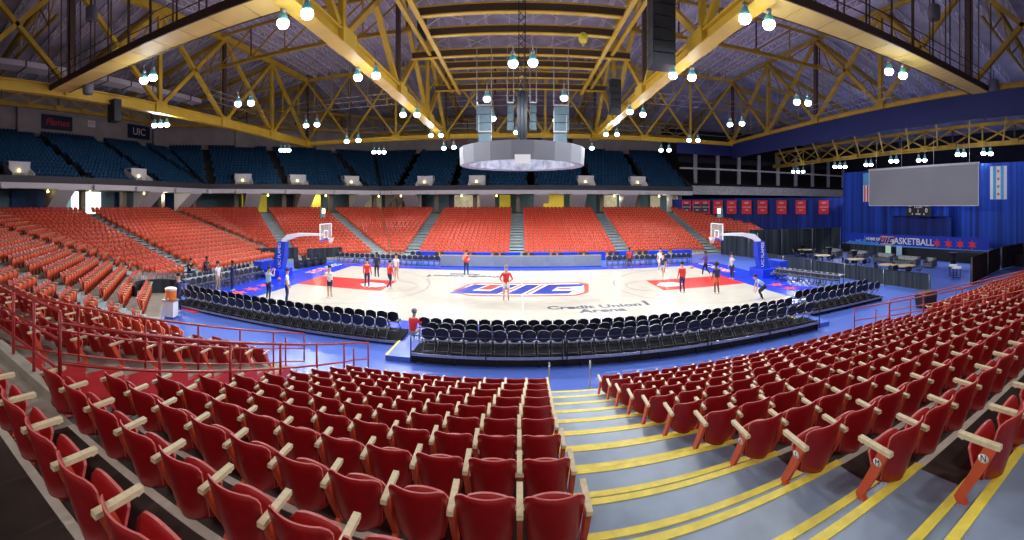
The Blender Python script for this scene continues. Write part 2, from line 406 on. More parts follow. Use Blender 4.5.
# ------------------------------------------------------------------ the red seat
def shell(b, w, h, y0, z0, y1, z1, bow, th, n=8, m=8, wb=.80, cut=.16, crown=.03, mi=0, rim=1, hollow=1.):
    """a curved rounded shell leaning from (y0,z0) up to (y1,z1)"""
    g = []
    for j in range(m+1):
        v = j/m
        wid = w/2*(wb+(1-wb)*v)
        if v < cut: wid *= math.sqrt(max(0.05, 1-(1-v/cut)**2))*.45+.55
        if v > .88: wid *= 1-.10*((v-.88)/.12)**2
        row = []
        for i in range(n+1):
            u = -1+2*i/n
            x = u*wid
            zz = z0+(z1-z0)*v+(crown*(1-u*u) if v > .99 else crown*(1-u*u)*v*v)-(.02*(abs(u) > .9) if v > .99 else 0)
            y = y0+(y1-y0)*v+bow*u*u*hollow
            row.append((x, y, zz))
        g.append(row)
    f = [p for r in g for p in r]; bk = [(x, y-th, z) for x, y, z in f]
    N = n+1; nf = len(f)
    F, R = [], []
    for j in range(m):
        for i in range(n):
            a = j*N+i; F.append((a, a+1, a+N+1, a+N)); F.append((nf+a+N, nf+a+N+1, nf+a+1, nf+a))
    edge = [i for i in range(N)]+[j*N+n for j in range(1, m+1)]+[m*N+i for i in range(n-1, -1, -1)]+[j*N for j in range(m-1, 0, -1)]
    for q in range(len(edge)):
        a, c = edge[q], edge[(q+1) % len(edge)]; R.append((a, nf+a, nf+c, c))
    b.mat(mi).add(f+bk, F, True)
    o = len(b.v)-2*nf
    # rim stands slightly proud
    for r in R:
        b.f.append(tuple(i+o for i in r)); b.mi.append(rim); b.sm.append(False)
    return b
def back_mesh(n=8, m=8):
    b = MB(); shell(b, .475, .5, -.04, .265, -.215, .79, .085, .015, n, m, crown=.012); return b
def pan_mesh(n=8, m=6):
    b = MB(); shell(b, .43, .4, .06, .25, .12, .57, .035, .024, n, m, wb=.88, cut=.25, crown=.065); return b
def arm_mesh(x=-.26):
    b = MB(); b.box((x, .015, .645), (.052, .36, .035), R=Matrix.Rotation(.06, 3, 'X'))
    b.box((x, .17, .648), (.05, .05, .03), R=Matrix.Rotation(.35, 3, 'X')); return b
def leg_mesh(x=-.26):
    b = MB(); w = .022
    pts = [(-.09, .63, .11), (.04, .40, .10), (.19, .17, .085), (.09, .0, .11)]
    for (ya, za, da), (yb, zb, db) in zip(pts, pts[1:]):
        vs = [(x-w, ya-da/2, za), (x+w, ya-da/2, za), (x+w, ya+da/2, za), (x-w, ya+da/2, za),
              (x-w, yb-db/2, zb), (x+w, yb-db/2, zb), (x+w, yb+db/2, zb), (x-w, yb+db/2, zb)]
        b.add(vs, [(0, 1, 2, 3), (7, 6, 5, 4), (0, 4, 5, 1), (1, 5, 6, 2), (2, 6, 7, 3), (3, 7, 4, 0)], False)
    b.box((x, .09, .012), (.09, .18, .024)); return b
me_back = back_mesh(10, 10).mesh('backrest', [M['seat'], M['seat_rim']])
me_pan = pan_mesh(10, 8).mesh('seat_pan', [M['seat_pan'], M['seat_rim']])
me_arm = arm_mesh().mesh('armrest', M['arm']); me_arm2 = arm_mesh(.26).mesh('armrest', M['arm'])
me_leg = leg_mesh().mesh('stanchion', M['stanchion']); me_leg2 = leg_mesh(.26).mesh('stanchion', M['stanchion'])

# every seat place: (x, y, z, rz, section name, block label, row, index from the aisle, ends)
places = []
def add_row(S, k, a0, a1, tagname, from_hi=False, phase=None):
    """seats of row k between tangent positions a0..a1"""
    n = int((a1-a0)/PITCH+.001) if phase else int(round((a1-a0)/PITCH))
    if n < 1: return
    pt = PITCH if phase else (a1-a0)/n
    d = rowd(S, k)+DEPTH-.02
    off = 0 if phase is None else (0 if phase == 'lo' else a1-a0-n*PITCH)
    for i in range(n):
        a = a0+off+pt*(i+.5); p = S.P(d, a, rowz(k))
        rz = math.atan2(-S.n.y, -S.n.x)-PI/2
        idx = (n-i) if from_hi else i+1
        places.append((p.x, p.y, p.z, rz, S.name, tagname, k, idx, n, i == 0, i == n-1))
for S in (far, fdl, lef, ndl):
    for k in range(1, NROW+1):
        if S is far and k == 1: pass
        d = rowd(S, k)+DEPTH-.02
        lo, hi = S.s0(d)+.08, S.s1(d)-.08
        if S is far: hi = far_end(k)
        cuts = sorted((a-w/2, a+w/2) for a, w in AIS[S.name])
        cur = lo
        for c0, c1 in cuts:
            if c1 < cur: continue
            if c0 > hi: break
            if c0 > cur: add_row(S, k, cur, min(c0, hi), S.name)
            cur = max(cur, c1)
        if cur < hi: add_row(S, k, cur, hi, S.name)
for k in range(1, 12):
    # s = -x in the near section
    inner_hi = 5.05-.12
    kx = k
    if k <= 10: add_row(nea, k, -AISL_L[k], inner_hi, 'centre', phase='lo')
    else: add_row(nea, k, -AISL_L[k], 6.2, 'centre', phase='lo')
    if k <= 10: add_row(nea, k, -12.4, -AR[k]-.03, 'right', from_hi=True, phase='hi')
    else: add_row(nea, k, -14.4, -AR[k]-.03, 'right', from_hi=True, phase='hi')
    if k <= 10:
        add_row(nea, k, 7.02+.25, 9.55, 'beyond_left', phase='lo'); add_row(nea, k, 10.75, nea.s1(rowd(nea, k)+.6)-.25, 'wedge')
        add_row(nea, k, -28., -14.6-.3, 'beyond_right', from_hi=True, phase='hi')
for k in range(11, NROW+1):
    add_row(nea, k, 7.3+.3, 9.55, 'beyond_left', phase='lo'); add_row(nea, k, 10.75, nea.s1(rowd(nea, k)+.6)-.25, 'wedge')
    add_row(nea, k, -28., -15.2, 'beyond_right', from_hi=True, phase='hi')
scored = []
for i, p in enumerate(places):
    u, v, r = proj(p[0], p[1], p[2]+.5)
    if p[4] == 'near' and -25 < u < 1045 and v < 575: scored.append((r, i))
scored.sort(); near_ids = {i for r, i in scored[:300]}
print('SEATS total', len(places), 'near in view', len(scored), 'r300', scored[min(299, len(scored)-1)][0])
WHERE = {'centre': ('red flip-up seat left of the stairs', 'seat from the stairs'), 'right': ('red flip-up seat right of the stairs', 'seat from the stairs'),
         'beyond_left': ('red seat beyond the left opening', 'seat from its railing'), 'wedge': ('red seat in the left corner wedge', 'seat along'),
         'beyond_right': ('red seat beyond the right opening', 'seat from its railing')}
def make_seat(p):
    x, y, z, rz, sn, blk, k, idx, n, first, last = p
    t = empty('stadium_seat', (x, y, z), rz)
    a, c = WHERE[blk]
    tag(t, '%s, %s row up, %s %s' % (a, od(k), od(idx), c), 'seat', 'red flip-up seats of the near stand')
    for nm, me in (('backrest', me_back), ('seat_pan', me_pan), ('armrest', me_arm), ('stanchion', me_leg)):
        o = bpy.data.objects.new(nm, me); COL.objects.link(o); o.parent = t
    if last:
        pass
    return t
seats = {}
# local +x of a near seat is world +x (seats face +y)
for i in sorted(near_ids):
    p = places[i]; t = make_seat(p); seats[i] = t
    x, y, z, rz, sn, blk, k, idx, n, first, last = p
    if first:      # lowest s = largest x: needs the second armrest
        for nm, me in (('armrest', me_arm2), ('stanchion', me_leg2)):
            o = bpy.data.objects.new(nm, me); COL.objects.link(o); o.parent = t
    if blk == 'right' and idx == 1 and k in (8, 9, 10, 11):
        b = MB(); b.lathe([(.0001, 0), (.034, 0), (.034, .004), (.0001, .004)], n=16, sy=1.35, R=Matrix.Rotation(-PI/2, 3, 'Y'), c=(-.284, -.03, .535))
        q = b.build('letter_plate', M['plate'], t)
        text('row_letter', 'KLMN'[k-8], .07, (x-.289, y-.03, z+.535), (0, -1, 0), (0, 0, 1), M['ink'], None, .001)
        lt = bpy.data.objects['row_letter' if 'row_letter' in bpy.data.objects and bpy.data.objects['row_letter'].parent is None else [o.name for o in bpy.data.objects if o.name.startswith('row_letter') and o.parent is None][0]]
        lt.parent = q; bpy.context.view_layer.update(); lt.matrix_parent_inverse = q.matrix_world.inverted()
# the remaining thousands of seats: one mass
def template(lowback, lowpan):
    return lowback, lowpan
def coarse():
    b = MB()
    shell(b, .475, .5, -.04, .265, -.215, .79, .085, .02, 4, 3, mi=0, rim=2)
    shell(b, .42, .4, .07, .25, .085, .575, .03, .03, 3, 2, mi=1, rim=2, wb=.86, cut=.3, crown=.06)
    b.mat(3).box((-.26, .015, .645), (.05, .34, .035)); b.mat(4).box((-.26, .07, .32), (.05, .11, .62))
    return b
def mass(name, tmpl, plist, mats, **kw):
    V = np.array([tuple(v) for v in tmpl.v], dtype=np.float64); nv = len(V); n = len(plist)
    allv = np.empty((n, nv, 3))
    for i, p in enumerate(plist):
        c, s = math.cos(p[3]), math.sin(p[3])
        allv[i, :, 0] = V[:, 0]*c-V[:, 1]*s+p[0]; allv[i, :, 1] = V[:, 0]*s+V[:, 1]*c+p[1]; allv[i, :, 2] = V[:, 2]+p[2]
    lens = np.array([len(f) for f in tmpl.f]); idx = np.concatenate([np.array(f) for f in tmpl.f])
    allidx = (idx[None, :]+(np.arange(n)*nv)[:, None]).ravel(); alllens = np.tile(lens, n)
    me = bpy.data.meshes.new(name); me.vertices.add(n*nv); me.vertices.foreach_set('co', allv.ravel())
    me.loops.add(len(allidx)); me.loops.foreach_set('vertex_index', allidx.astype(np.int32))
    me.polygons.add(len(alllens)); st = np.concatenate([[0], np.cumsum(alllens)[:-1]])
    me.polygons.foreach_set('loop_start', st.astype(np.int32)); me.polygons.foreach_set('loop_total', alllens.astype(np.int32))
    me.polygons.foreach_set('material_index', np.tile(np.array(tmpl.mi), n).astype(np.int32))
    for m in mats: me.materials.append(m)
    me.update(calc_edges=True); me.validate()
    o = bpy.data.objects.new(name, me); COL.objects.link(o); return tag(o, **kw)
rest = [p for i, p in enumerate(places) if i not in near_ids]
def keep(p):
    return in_view(p[0], p[1], p[2]+.4, 40)
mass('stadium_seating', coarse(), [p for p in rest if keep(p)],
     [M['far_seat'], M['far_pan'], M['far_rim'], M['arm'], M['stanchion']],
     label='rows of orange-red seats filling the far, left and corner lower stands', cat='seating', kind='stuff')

#@@SECTION rails
# ------------------------------------------------------------------ railings of the openings
def railing(name, pts, posts, label, r=.026, mids=(.55,), base=None):
    """pts: top rail polyline; posts: list of (top point, bottom z)"""
    t = empty(name, (pts[0][0], pts[0][1], posts[0][1]), label=label, cat='railing', group='red tube railings around the stand openings')
    org = Vector((pts[0][0], pts[0][1], posts[0][1]))
    L = [Vector(p)-org for p in pts]
    MB().tube(L, r, 10).build('top_rail', M['rail'], t)
    for m in mids: MB().tube([p-Vector((0, 0, m)) for p in L], r*.85, 8).build('mid_rail', M['rail'], t)
    for p, zb in posts:
        q = Vector(p)-org
        MB().tube([q, (q.x, q.y, zb-org.z)], r, 10).build('post', M['rail'], t)
    return t
def rail_z(y):     # height of the sloping top rail above the stand at world y
    k = (-y-DN)/DEPTH
    return max(.22+RISE*k+1.02, 1.02)
for vi, (v0, v1) in enumerate(VOM):
    side = ('left', 'right')[vi]
    xi, xo = (v1+.12, v0-.12) if vi == 0 else (v0-.12, v1+.12)
    for xx, nm, ya in ((xi, 'near', VOM_Y-.05), (xo, 'far', VOM_Y-.05)):
        ys = [ya-(i*(ya-(-15.9))/5) for i in range(6)]
        pts = [(xx, y, rail_z(y)) for y in ys]+[(xx, -15.35, rail_z(-15.6)-.05), (xx, -14.0, .90)]
        posts = [((xx, y, rail_z(y)), max(0., rowz(max(1, min(11, int((-y-DN)/DEPTH+1.0)))))) for y in ys]+[((xx, -15.2, 1.08), 0.), ((xx, -14.0, .90), 0.)]
        railing('stair_railing', pts, posts, 'dark red sloping tube railing on the %s edge of the %s opening' % (nm+'er' if nm == 'near' else 'farther', side), mids=(.5, .92))
    zt = rowz(11)+1.12
    pts = [(min(v0, v1)-.12, VOM_Y-.05, zt), (max(v0, v1)+.12, VOM_Y-.05, zt)]
    n = 4
    posts = [((pts[0][0]+(pts[1][0]-pts[0][0])*i/(n-1), VOM_Y-.05, zt), rowz(11)) for i in range(n)]
    railing('guard_railing', pts, posts, 'dark red level railing along the back of the %s opening' % side, mids=(.36, .72))
# slim steel posts at the foot of the stairs
for (x, lab) in ((.62, 'thin pale handrail post at left foot of the stairs'), (1.75, 'thin pale handrail post at right foot of the stairs')):
    t = MB(); t.tube([(0, 0, 0), (0, 0, .92)], .022, 8); t.lathe([(.07, 0), (.07, .012), (.03, .02)], n=12)
    o = t.build('handrail_post', M['alu']); o.location = (x, -14.95, 0); tag(o, lab, 'post', 'posts at the foot of the stairs')

#@@SECTION floor
# ------------------------------------------------------------------ floor and court
b = MB(); b.b6(-60, 60, -60, 60, -.3, -.02); struct('floor', b, M['floor'])
b = MB(); b.b6(-17.4, 17.4, -9.3, 9.1, -.02, .006); struct('floor_court_apron', b, M['apron'])
court = MB(); court.b6(-14.33, 14.33, -7.9, 7.62, -.02, .012); ct = struct('floor_court', court, M['court'])
def ribbon(pts, w, z=.0165):
    b = MB(); P = [Vector((p[0], p[1], 0)) for p in pts]; n = len(P); L, R = [], []
    for i in range(n):
        d = (P[min(i+1, n-1)]-P[max(i-1, 0)]).normalized(); m = Vector((-d.y, d.x, 0))*w/2
        L.append((P[i]+m)+Vector((0, 0, z))); R.append((P[i]-m)+Vector((0, 0, z)))
    b.add(L+R, [(i, n+i, n+i+1, i+1) for i in range(n-1)]); return b
def arc(cx, cy, r, a0, a1, n=32): return [(cx+r*math.cos(a0+(a1-a0)*i/n), cy+r*math.sin(a0+(a1-a0)*i/n)) for i in range(n+1)]
for s in (-1, 1):
    b = MB(); b.b6(min(s*8.53, s*14.33), max(s*8.53, s*14.33), -1.83, 1.83, .011, .0145); b.build('key_paint', M['key'], ct)
    bx = s*(14.33-1.6); a = math.acos((6.6)/6.75)
    a0 = math.asin(6.6/6.75)
    side = arc(bx, 0, 6.75, PI/2+(PI/2-a0), 3*PI/2-(PI/2-a0)) if s > 0 else arc(bx, 0, 6.75, a0, -a0)
    side = [(s*14.33, side[0][1])]+side+[(s*14.33, side[-1][1])]
    ribbon(side, .07).build('three_point_line', M['line'], ct)
    fc = arc(s*8.53, 0, 1.83, PI/2, 3*PI/2) if s > 0 else arc(s*8.53, 0, 1.83, PI/2, -PI/2)
    ribbon(fc, .06).build('free_throw_arc', M['line'], ct)
    b = MB(); b.lathe([(.0001, .0149), (.85, .0149), (.85, .0165), (.0001, .0165)], (s*9.6, -.1, 0), 6, sx=1.1, sy=1.); b.build('key_emblem', M['white'], ct)
    text('emblem_lettering', 'H', .9, (s*9.6, -.1, .018), (1, 0, 0), (0, 1, 0), M['logo_blue'], ct, .001)
ribbon([(0, -7.9), (0, 7.62)], .05).build('half_court_line', M['white'], ct)
# UIC emblem: slanted letters, red outline, white gap, blue faces
def logo(parent, o, A, B, w, h, th, name='emblem', plate=True, zs=(0, .002, .004, .006)):
    A = Vector(A).normalized(); B = Vector(B).normalized(); N = A.cross(B); o = Vector(o); sh = .42
    def pr(b, poly, z): b.prism([(x*w, y*h) for x, y in poly], (o+N*z, A, B), th)
    def sk(x0, x1, y0, y1): return [(x0+sh*h/w*y0, y0), (x1+sh*h/w*y0, y0), (x1+sh*h/w*y1, y1), (x0+sh*h/w*y1, y1)]
    q = sh*h/w
    b = MB(); pr(b, [(-.50, -.18), (-.44, -.36), (-.36, -.5), (.38, -.5), (.47, -.30), (.52, .34), (.47, .5), (-.34, .5), (-.42, .36)], zs[0]); b.build(name+'_outline', M['logo_red'], parent)
    b = MB(); pr(b, [(-.465, -.18), (-.41, -.36), (-.345, -.42), (.365, -.42), (.44, -.26), (.48, .30), (.445, .42), (-.33, .42), (-.395, .32)], zs[1]); b.build(name+'_ground', M['white'], parent)
    b = MB()
    for x0, x1, y0, y1 in ((-.44, -.33, -.36, .36), (-.33, -.20, -.36, -.14), (-.20, -.10, -.36, .36),       # U
                           (-.04, .07, -.36, .36),                                                         # I
                           (.13, .24, -.36, .36), (.24, .42, .14, .36), (.24, .40, -.36, -.14)):            # C
        pr(b, sk(x0, x1, y0, y1), zs[2])
    b.build(name+'_letters', M['logo_blue'], parent)
    b = MB()
    for x0, x1, y0, y1 in ((-.315, -.215, -.06, .36), (-.085, -.06, -.36, .36), (.085, .11, -.36, .36), (.26, .36, -.05, .06)): pr(b, sk(x0, x1, y0, y1), zs[3])
    b.build(name+'_inlay', M['logo_red'], parent)
logo(ct, (0, 0, .0145), (1, 0, 0), (0, 1, 0), 8.5, 4.2, .0015)
for sgn, (tx, ty) in ((1, (3.95, -5.3)), (-1, (-4.3, 5.1))):
    for body, dy, sz, dx in (('Credit Union', .35, .92, -.25), ('1', .5, 1.4, 2.55), ('Arena', -.5, .95, 0)):
        text('court_lettering', body, sz, (tx+dx*sgn, ty+dy*sgn, .016), (sgn, 0, 0), (0, sgn, 0), M['navy'], ct, .001, bold=.03)
def star6(b, o, A, B, r, th, n=6, inner=.42):
    b.prism([((r if i % 2 == 0 else r*inner)*math.sin(PI*i/n), (r if i % 2 == 0 else r*inner)*math.cos(PI*i/n)) for i in range(2*n)], (o, A, B), th)
for s in (-1, 1):
    for yy in (-3.4, -4.9, 3.4, 4.9, -6.3):
        b = MB(); star6(b, (s*15.85, yy, .008), (1, 0, 0), (0, 1, 0), .62, .003); b.build('apron_star', M['star'], bpy.data.objects['floor_court_apron'])
text('apron_lettering', 'UIC FLAMES', 1.1, (-15.9, 5.6, .009), (0, 1, 0), (-1, 0, 0), M['white'], bpy.data.objects['floor_court_apron'], .001)
text('apron_lettering', 'UIC FLAMES', 1.1, (15.9, 5.9, .009), (0, -1, 0), (1, 0, 0), M['white'], bpy.data.objects['floor_court_apron'], .001)

#@@SECTION chairs
# ------------------------------------------------------------------ courtside platforms and chairs
def deck(name, x0, x1, y0, y1, h, label, legs=8):
    t = empty(name, ((x0+x1)/2, (y0+y1)/2, -.02), label=label, cat='platform', group='low seating platforms behind the near sideline')
    w, d = (x1-x0)/2, (y1-y0)/2
    b = MB(); b.b6(-w, w, -d, d, h-.06, h); b.build('platform_top', M['platform_top'], t)
    b = MB(); b.beam((-w, -d-.01, h-.02), (w, -d-.01, h-.02), .03, .09); b.build('edge_strip', M['alu'], t)
    b = MB(); b.beam((-w, -d+.12, h/2-.03), (w, -d+.12, h/2-.03), .02, h-.1); b.build('skirt', M['black'], t)  # dark strip added to stand for the shade beneath the platform
    for i in range(legs):
        x = -w+.1+(2*w-.2)*i/(legs-1)
        for yy in (-d+.05, d-.05): b = MB(); b.beam((x, yy, 0), (x, yy, h-.06), .05); b.build('leg', M['chair_frame'], t)
    return t
deck('seating_platform', -16.6, -4.65, -11.25, -9.55, .14, 'low black platform under the left block of courtside chairs', 10)
deck('seating_platform', -3.75, 11.5, -11.65, -10.65, .17, 'lower step platform under the middle row of courtside chairs', 10)
deck('seating_platform', -3.75, 11.5, -12.85, -11.75, .32, 'longest raised platform under the centre block of courtside chairs', 12)
deck('seating_platform', 12.2, 17.6, -11.1, -9.2, .22, 'short raised platform under the right block of courtside chairs', 5)
# step unit between the two
t = empty('platform_step', (-4.15, -12.2, -.02), label='blue step unit with a yellow edge beside the centre chair platform', cat='step')
b = MB(); b.b6(-.5, .38, -.65, 1.0, .0, .17); b.build('tread', M['floor'], t)
b = MB(); b.b6(-.52, -.44, -.65, 1.0, .16, .18); b.build('yellow_edge', M['yellow_stripe'], t)
t2 = copy_tree(t); t2.location = (11.85, -12.0, -.02); t2['label'] = 'blue step unit between centre and right chair platforms'
# guard rail behind the centre platform
def guard(x0, x1, y, z0, label):
    t = empty('guard_rail', (x0, y, z0), label=label, cat='railing', group='black guard rails behind the courtside platforms')
    L = x1-x0
    for z in (.10, .62): MB().tube([(0, 0, z), (L, 0, z)], .018, 6).build('rail', M['chair_frame'], t)
    n = max(2, int(L/2.4)+1)
    for i in range(n): MB().tube([(L*i/(n-1), 0, -.25), (L*i/(n-1), 0, .62)], .02, 6).build('post', M['chair_frame'], t)
guard(-3.75, 1.2, -12.9, .30, 'black guard rail behind left end of the centre platform')
guard(1.35, 6.3, -12.9, .30, 'black guard rail behind middle of the centre platform')
guard(6.45, 11.45, -12.9, .30, 'black guard rail behind right end of the centre platform')

def oval_back(w, h, z0, y0, lean):
    b = MB(); n = 18; th = .035
    for i in range(1):
        ring = [(w/2*math.copysign(abs(math.cos(2*PI*j/n))**.92, math.cos(2*PI*j/n)), h/2*math.copysign(abs(math.sin(2*PI*j/n))**.92, math.sin(2*PI*j/n))) for j in range(n)]
        f = [(x, y0+lean*(z+h/2)/h+.03*(x/(w/2))**2, z0+h/2+z) for x, z in ring]
        fo = len(f); vs = f+[(x, y-th, z) for x, y, z in f]+[(0, y0+lean/2+.012, z0+h/2), (0, y0+lean/2-th-.012, z0+h/2)]
        b.add(vs, [(j, (j+1) % n, 2*n) for j in range(n)]+[((j+1) % n+n, j+n, 2*n+1) for j in range(n)], True)
        b.mat(1).add(vs[:2*n], [(j, j+n, (j+1) % n+n, (j+1) % n) for j in range(n)], False)
    return b
def make_chair(nm='folding_chair'):
    t = empty(nm, (0, 0, 0))
    oval_back(.455, .41, .46, -.20, -.06).build('backrest', [M['chair'], M['chair_rim']], t)
    b = MB(); b.smooth = False
    b.box((0, .02, .45), (.42, .40, .055), R=Matrix.Rotation(.05, 3, 'X'), taper=(.92, .92)); b.mat(1).box((0, -.19, .445), (.40, .035, .06)); b.build('seat', [M['chair_seat'], M['chair_pipe']], t)
    for s in (-1, 1):
        b = MB(); b.tube([(s*.20, -.27, .84), (s*.215, -.19, .45), (s*.215, .22, .0)], .012, 6); b.build('leg', M['chair_frame'], t)
        b = MB(); b.tube([(s*.185, .16, .44), (s*.19, -.26, .0)], .012, 6); b.build('leg', M['chair_rim'], t)
    b = MB(); b.tube([(-.2, -.2, .08), (.2, -.2, .08)], .009, 6); b.build('stretcher', M['chair_rim'], t)
    return t
proto = make_chair(); used = [False]
def place_chair(x, y, z, rz, label, group, src=None):
    src = src or proto
    if not used[0] and src is proto: o = proto; used[0] = True
    else: o = copy_tree(src)
    o.location = (x, y, z); o.rotation_euler = (0, 0, rz)
    tag(o, label, 'chair', group); return o
G = 'black padded chairs along the near sideline'
def chair_row(x0, n, y, z, lab, end, pitch=.475, skip=(), wob=.02):
    for i in range(n):
        if i in skip: continue
        place_chair(x0+i*pitch, y+random.uniform(-wob, wob), z, random.uniform(-.04, .04), 'black padded chair, %s, %s from %s' % (lab, od(i+1), end), G)
chair_row(-16.3, 24, -10.95, .12, 'back row of left platform', 'its left end')
chair_row(-16.1, 24, -10.0, .12, 'front row of left platform', 'its left end')
chair_row(-3.2, 31, -12.5, .30, 'back row of centre platform', 'its left end')
chair_row(-3.3, 30, -11.3, .15, 'middle row of centre block', 'its left end')
chair_row(-3.9, 34, -10.0, -.02, 'courtside row of centre block', 'its left end')
chair_row(12.5, 11, -10.75, .20, 'back row of right platform', 'its left end')
chair_row(12.6, 11, -9.75, .20, 'front row of right platform', 'its left end')

#@@SECTION courtend
# ------------------------------------------------------------------ basket stanchions
def hoop(s, label):
    t = empty('basketball_goal', (s*16.6, 0, 0), 0, label=label, cat='basketball goal', group='basketball goals at the two ends of the court')
    # local coordinates: x towards the court = -s
    c = -s
    b = MB(); b.b6(*sorted((s*1.9, s*-.25)), -.95, .95, .0, .62); b.build('base', M['apron'], t)
    b = MB(); b.b6(*sorted((s*2.0, s*1.3)), -.9, .9, .62, 1.12); b.build('ballast_pad', M['cloth_blue'], t)
    b = MB()
    R = [(0.4, .55, .62), (.1, .50, 1.6), (0, .42, 2.62)]
    for (xa, wa, za), (xb, wb2, zb) in zip(R, R[1:]):
        vs = []
        for x, w, z in ((xa, wa, za), (xb, wb2, zb)):
            for dx, dy in ((-w*.75, -w*.6), (w*.75, -w*.6), (w*.75, w*.6), (-w*.75, w*.6)): vs.append((s*(x)+dx, dy, z))
        b.add(vs, [(3, 2, 1, 0), (4, 5, 6, 7), (0, 1, 5, 4), (1, 2, 6, 5), (2, 3, 7, 6), (3, 0, 4, 7)])
    b.build('mast_pad', M['cloth_blue'], t)
    b = MB()
    arm = [(s*.05, 2.5), (s*-.45, 2.95), (s*-1.3, 3.15), (s*-2.4, 3.2), (s*-3.35, 3.2)]
    wv = [.5, .42, .26, .17, .12]
    for i in range(4):
        (xa, za), (xb, zb) = arm[i], arm[i+1]; ha, hb = wv[i], wv[i+1]
        vs = [(xa, -.16, za-ha/2), (xa, .16, za-ha/2), (xa, .16, za+ha/2), (xa, -.16, za+ha/2), (xb, -.16, zb-hb/2), (xb, .16, zb-hb/2), (xb, .16, zb+hb/2), (xb, -.16, zb+hb/2)]
        b.add(vs, [(0, 1, 2, 3), (7, 6, 5, 4), (0, 4, 5, 1), (1, 5, 6, 2), (2, 6, 7, 3), (3, 7, 4, 0)])
    b.build('boom_arm', M['white'], t)
    xb = s*-3.47
    b = MB(); b.b6(xb-.012, xb+.012, -.91, .91, 2.9, 3.97); bb = b.build('backboard', M['glass'], t)
    b = MB(); P = [(xb, -.91, 2.9), (xb, .91, 2.9), (xb, .91, 3.97), (xb, -.91, 3.97)]
    for i in range(4): b.beam(P[i], P[(i+1) % 4], .05)
    P = [(xb, -.3, 3.05), (xb, .3, 3.05), (xb, .3, 3.5), (xb, -.3, 3.5)]
    for i in range(4): b.beam(P[i], P[(i+1) % 4], .05)
    b.build('white_frame', M['white'], bb)
    b = MB(); b.b6(xb-.04, xb+.04, -.93, .93, 2.84, 2.93); b.build('bottom_pad', M['cloth_blue'], bb)
    xr = xb+c*.38
    b = MB(); b.tube([(xr+.23*math.cos(2*PI*j/20), .23*math.sin(2*PI*j/20), 3.05) for j in range(20)], .014, 6, closed=True); b.beam((xb, 0, 3.05), (xb+c*.16, 0, 3.05), .12, .05); b.build('rim', M['orange'], t)
    b = MB()
    for j in range(12):
        a0, a1 = 2*PI*j/12, 2*PI*(j+1)/12
        for sg in (0, 1):
            aa, ab = (a0, a1) if sg else (a1, a0)
            b.tube([(xr+.22*math.cos(aa), .22*math.sin(aa), 3.04), (xr+.15*math.cos(ab), .15*math.sin(ab), 2.82), (xr+.11*math.cos(aa), .11*math.sin(aa), 2.62)], .008, 4)
    b.build('net', M['net'], t)
    b = MB(); b.tube([(xb-c*.25, 0, 3.5), (xb-c*.25, 0, 4.45)], .035, 6); b.build('clock_pole', M['chair_frame'], t)
    b = MB(); b.box((xb-c*.25, 0, 4.75), (.14, .6, .68)); ck = b.build('shot_clock', M['grille'], t)
    b = MB(); b.box((xb-c*.17, 0, 4.86), (.02, .4, .3)); b.build('clock_face', M['warm'], ck)
    text('pad_lettering', 'xfinity', .42, (s*16.6+s*.9, -.96, .36), (1, 0, 0), (0, 0, 1), M['white'], t, .004)
    text('mast_lettering', 'UIC FLAMES', .34, (s*16.6+s*.12, -.33, 1.65), (0, 0, 1), (-1, 0, 0), M['white'], t, .004)
    b = MB()
    for yy in (-.75, .75):
        for xx in (s*1.7, s*0.): b = MB(); b.lathe([(.09, -.05), (.09, .05)], (xx, yy, .07), 10, R=Matrix.Rotation(PI/2, 3, 'X')); b.build('caster', M['black'], t)
    return t
hoop(-1, 'blue padded basketball goal on the left baseline with white boom')
hoop(1, 'blue padded basketball goal on the right baseline with white boom')

# ------------------------------------------------------------------ tables and chairs round the court
def press_table(x, y, rz, L, label, top='grey_board', group='long press tables round the court'):
    t = empty('press_table', (x, y, 0), rz, label=label, cat='table', group=group)
    b = MB(); b.b6(-L/2, L/2, -.32, .32, .72, .77); b.build('tabletop', M[top], t)
    for sx_ in (-1, 1):
        b = MB(); b.beam((sx_*(L/2-.12), -.25, 0), (sx_*(L/2-.12), -.25, .72), .035); b.beam((sx_*(L/2-.12), .25, 0), (sx_*(L/2-.12), .25, .72), .035)
        b.beam((sx_*(L/2-.12), -.25, .1), (sx_*(L/2-.12), .25, .1), .03); b.build('leg', M['chair_frame'], t)
    return t
GF = 'chairs behind the far press tables'
# far side: led boards across the middle
for i in range(6):
    x0 = -6.9+i*2.3
    t = empty('scorer_board', (x0+1.15, 9.6, 0), label='blue-grey advertising board, %s from the left of the far sideline row' % od(i+1), cat='board', group='advertising boards along the far sideline')
    b = MB(); b.b6(-1.14, 1.14, -.06, .06, .06, .92); b.build('board_face', M['grey_board'], t)
    b = MB(); b.b6(-1.15, 1.15, -.12, .12, .0, .07); b.build('foot', M['cloth_blue'], t)
    b = MB(); b.b6(-1.15, 1.15, -.05, .45, .92, .97); b.build('ledge', M['alu'], t)
for j, (x0, n, yb) in enumerate(((-17.0, 5, 10.4), (7.4, 4, 10.2))):
    for i in range(n):
        press_table(x0+1.0+i*2.0, yb, 0, 1.96, 'grey press table beyond the %s of the boards, %s from the left' % (('left', 'right')[j], od(i+1)))
        for q in range(4):
            place_chair(x0+.25+i*2.0+q*.49, yb-.62, 0, PI, 'black chair before %s press table, %s of four, %s' % (od(i+1), od(q+1), ('far left', 'far right')[j]), GF)
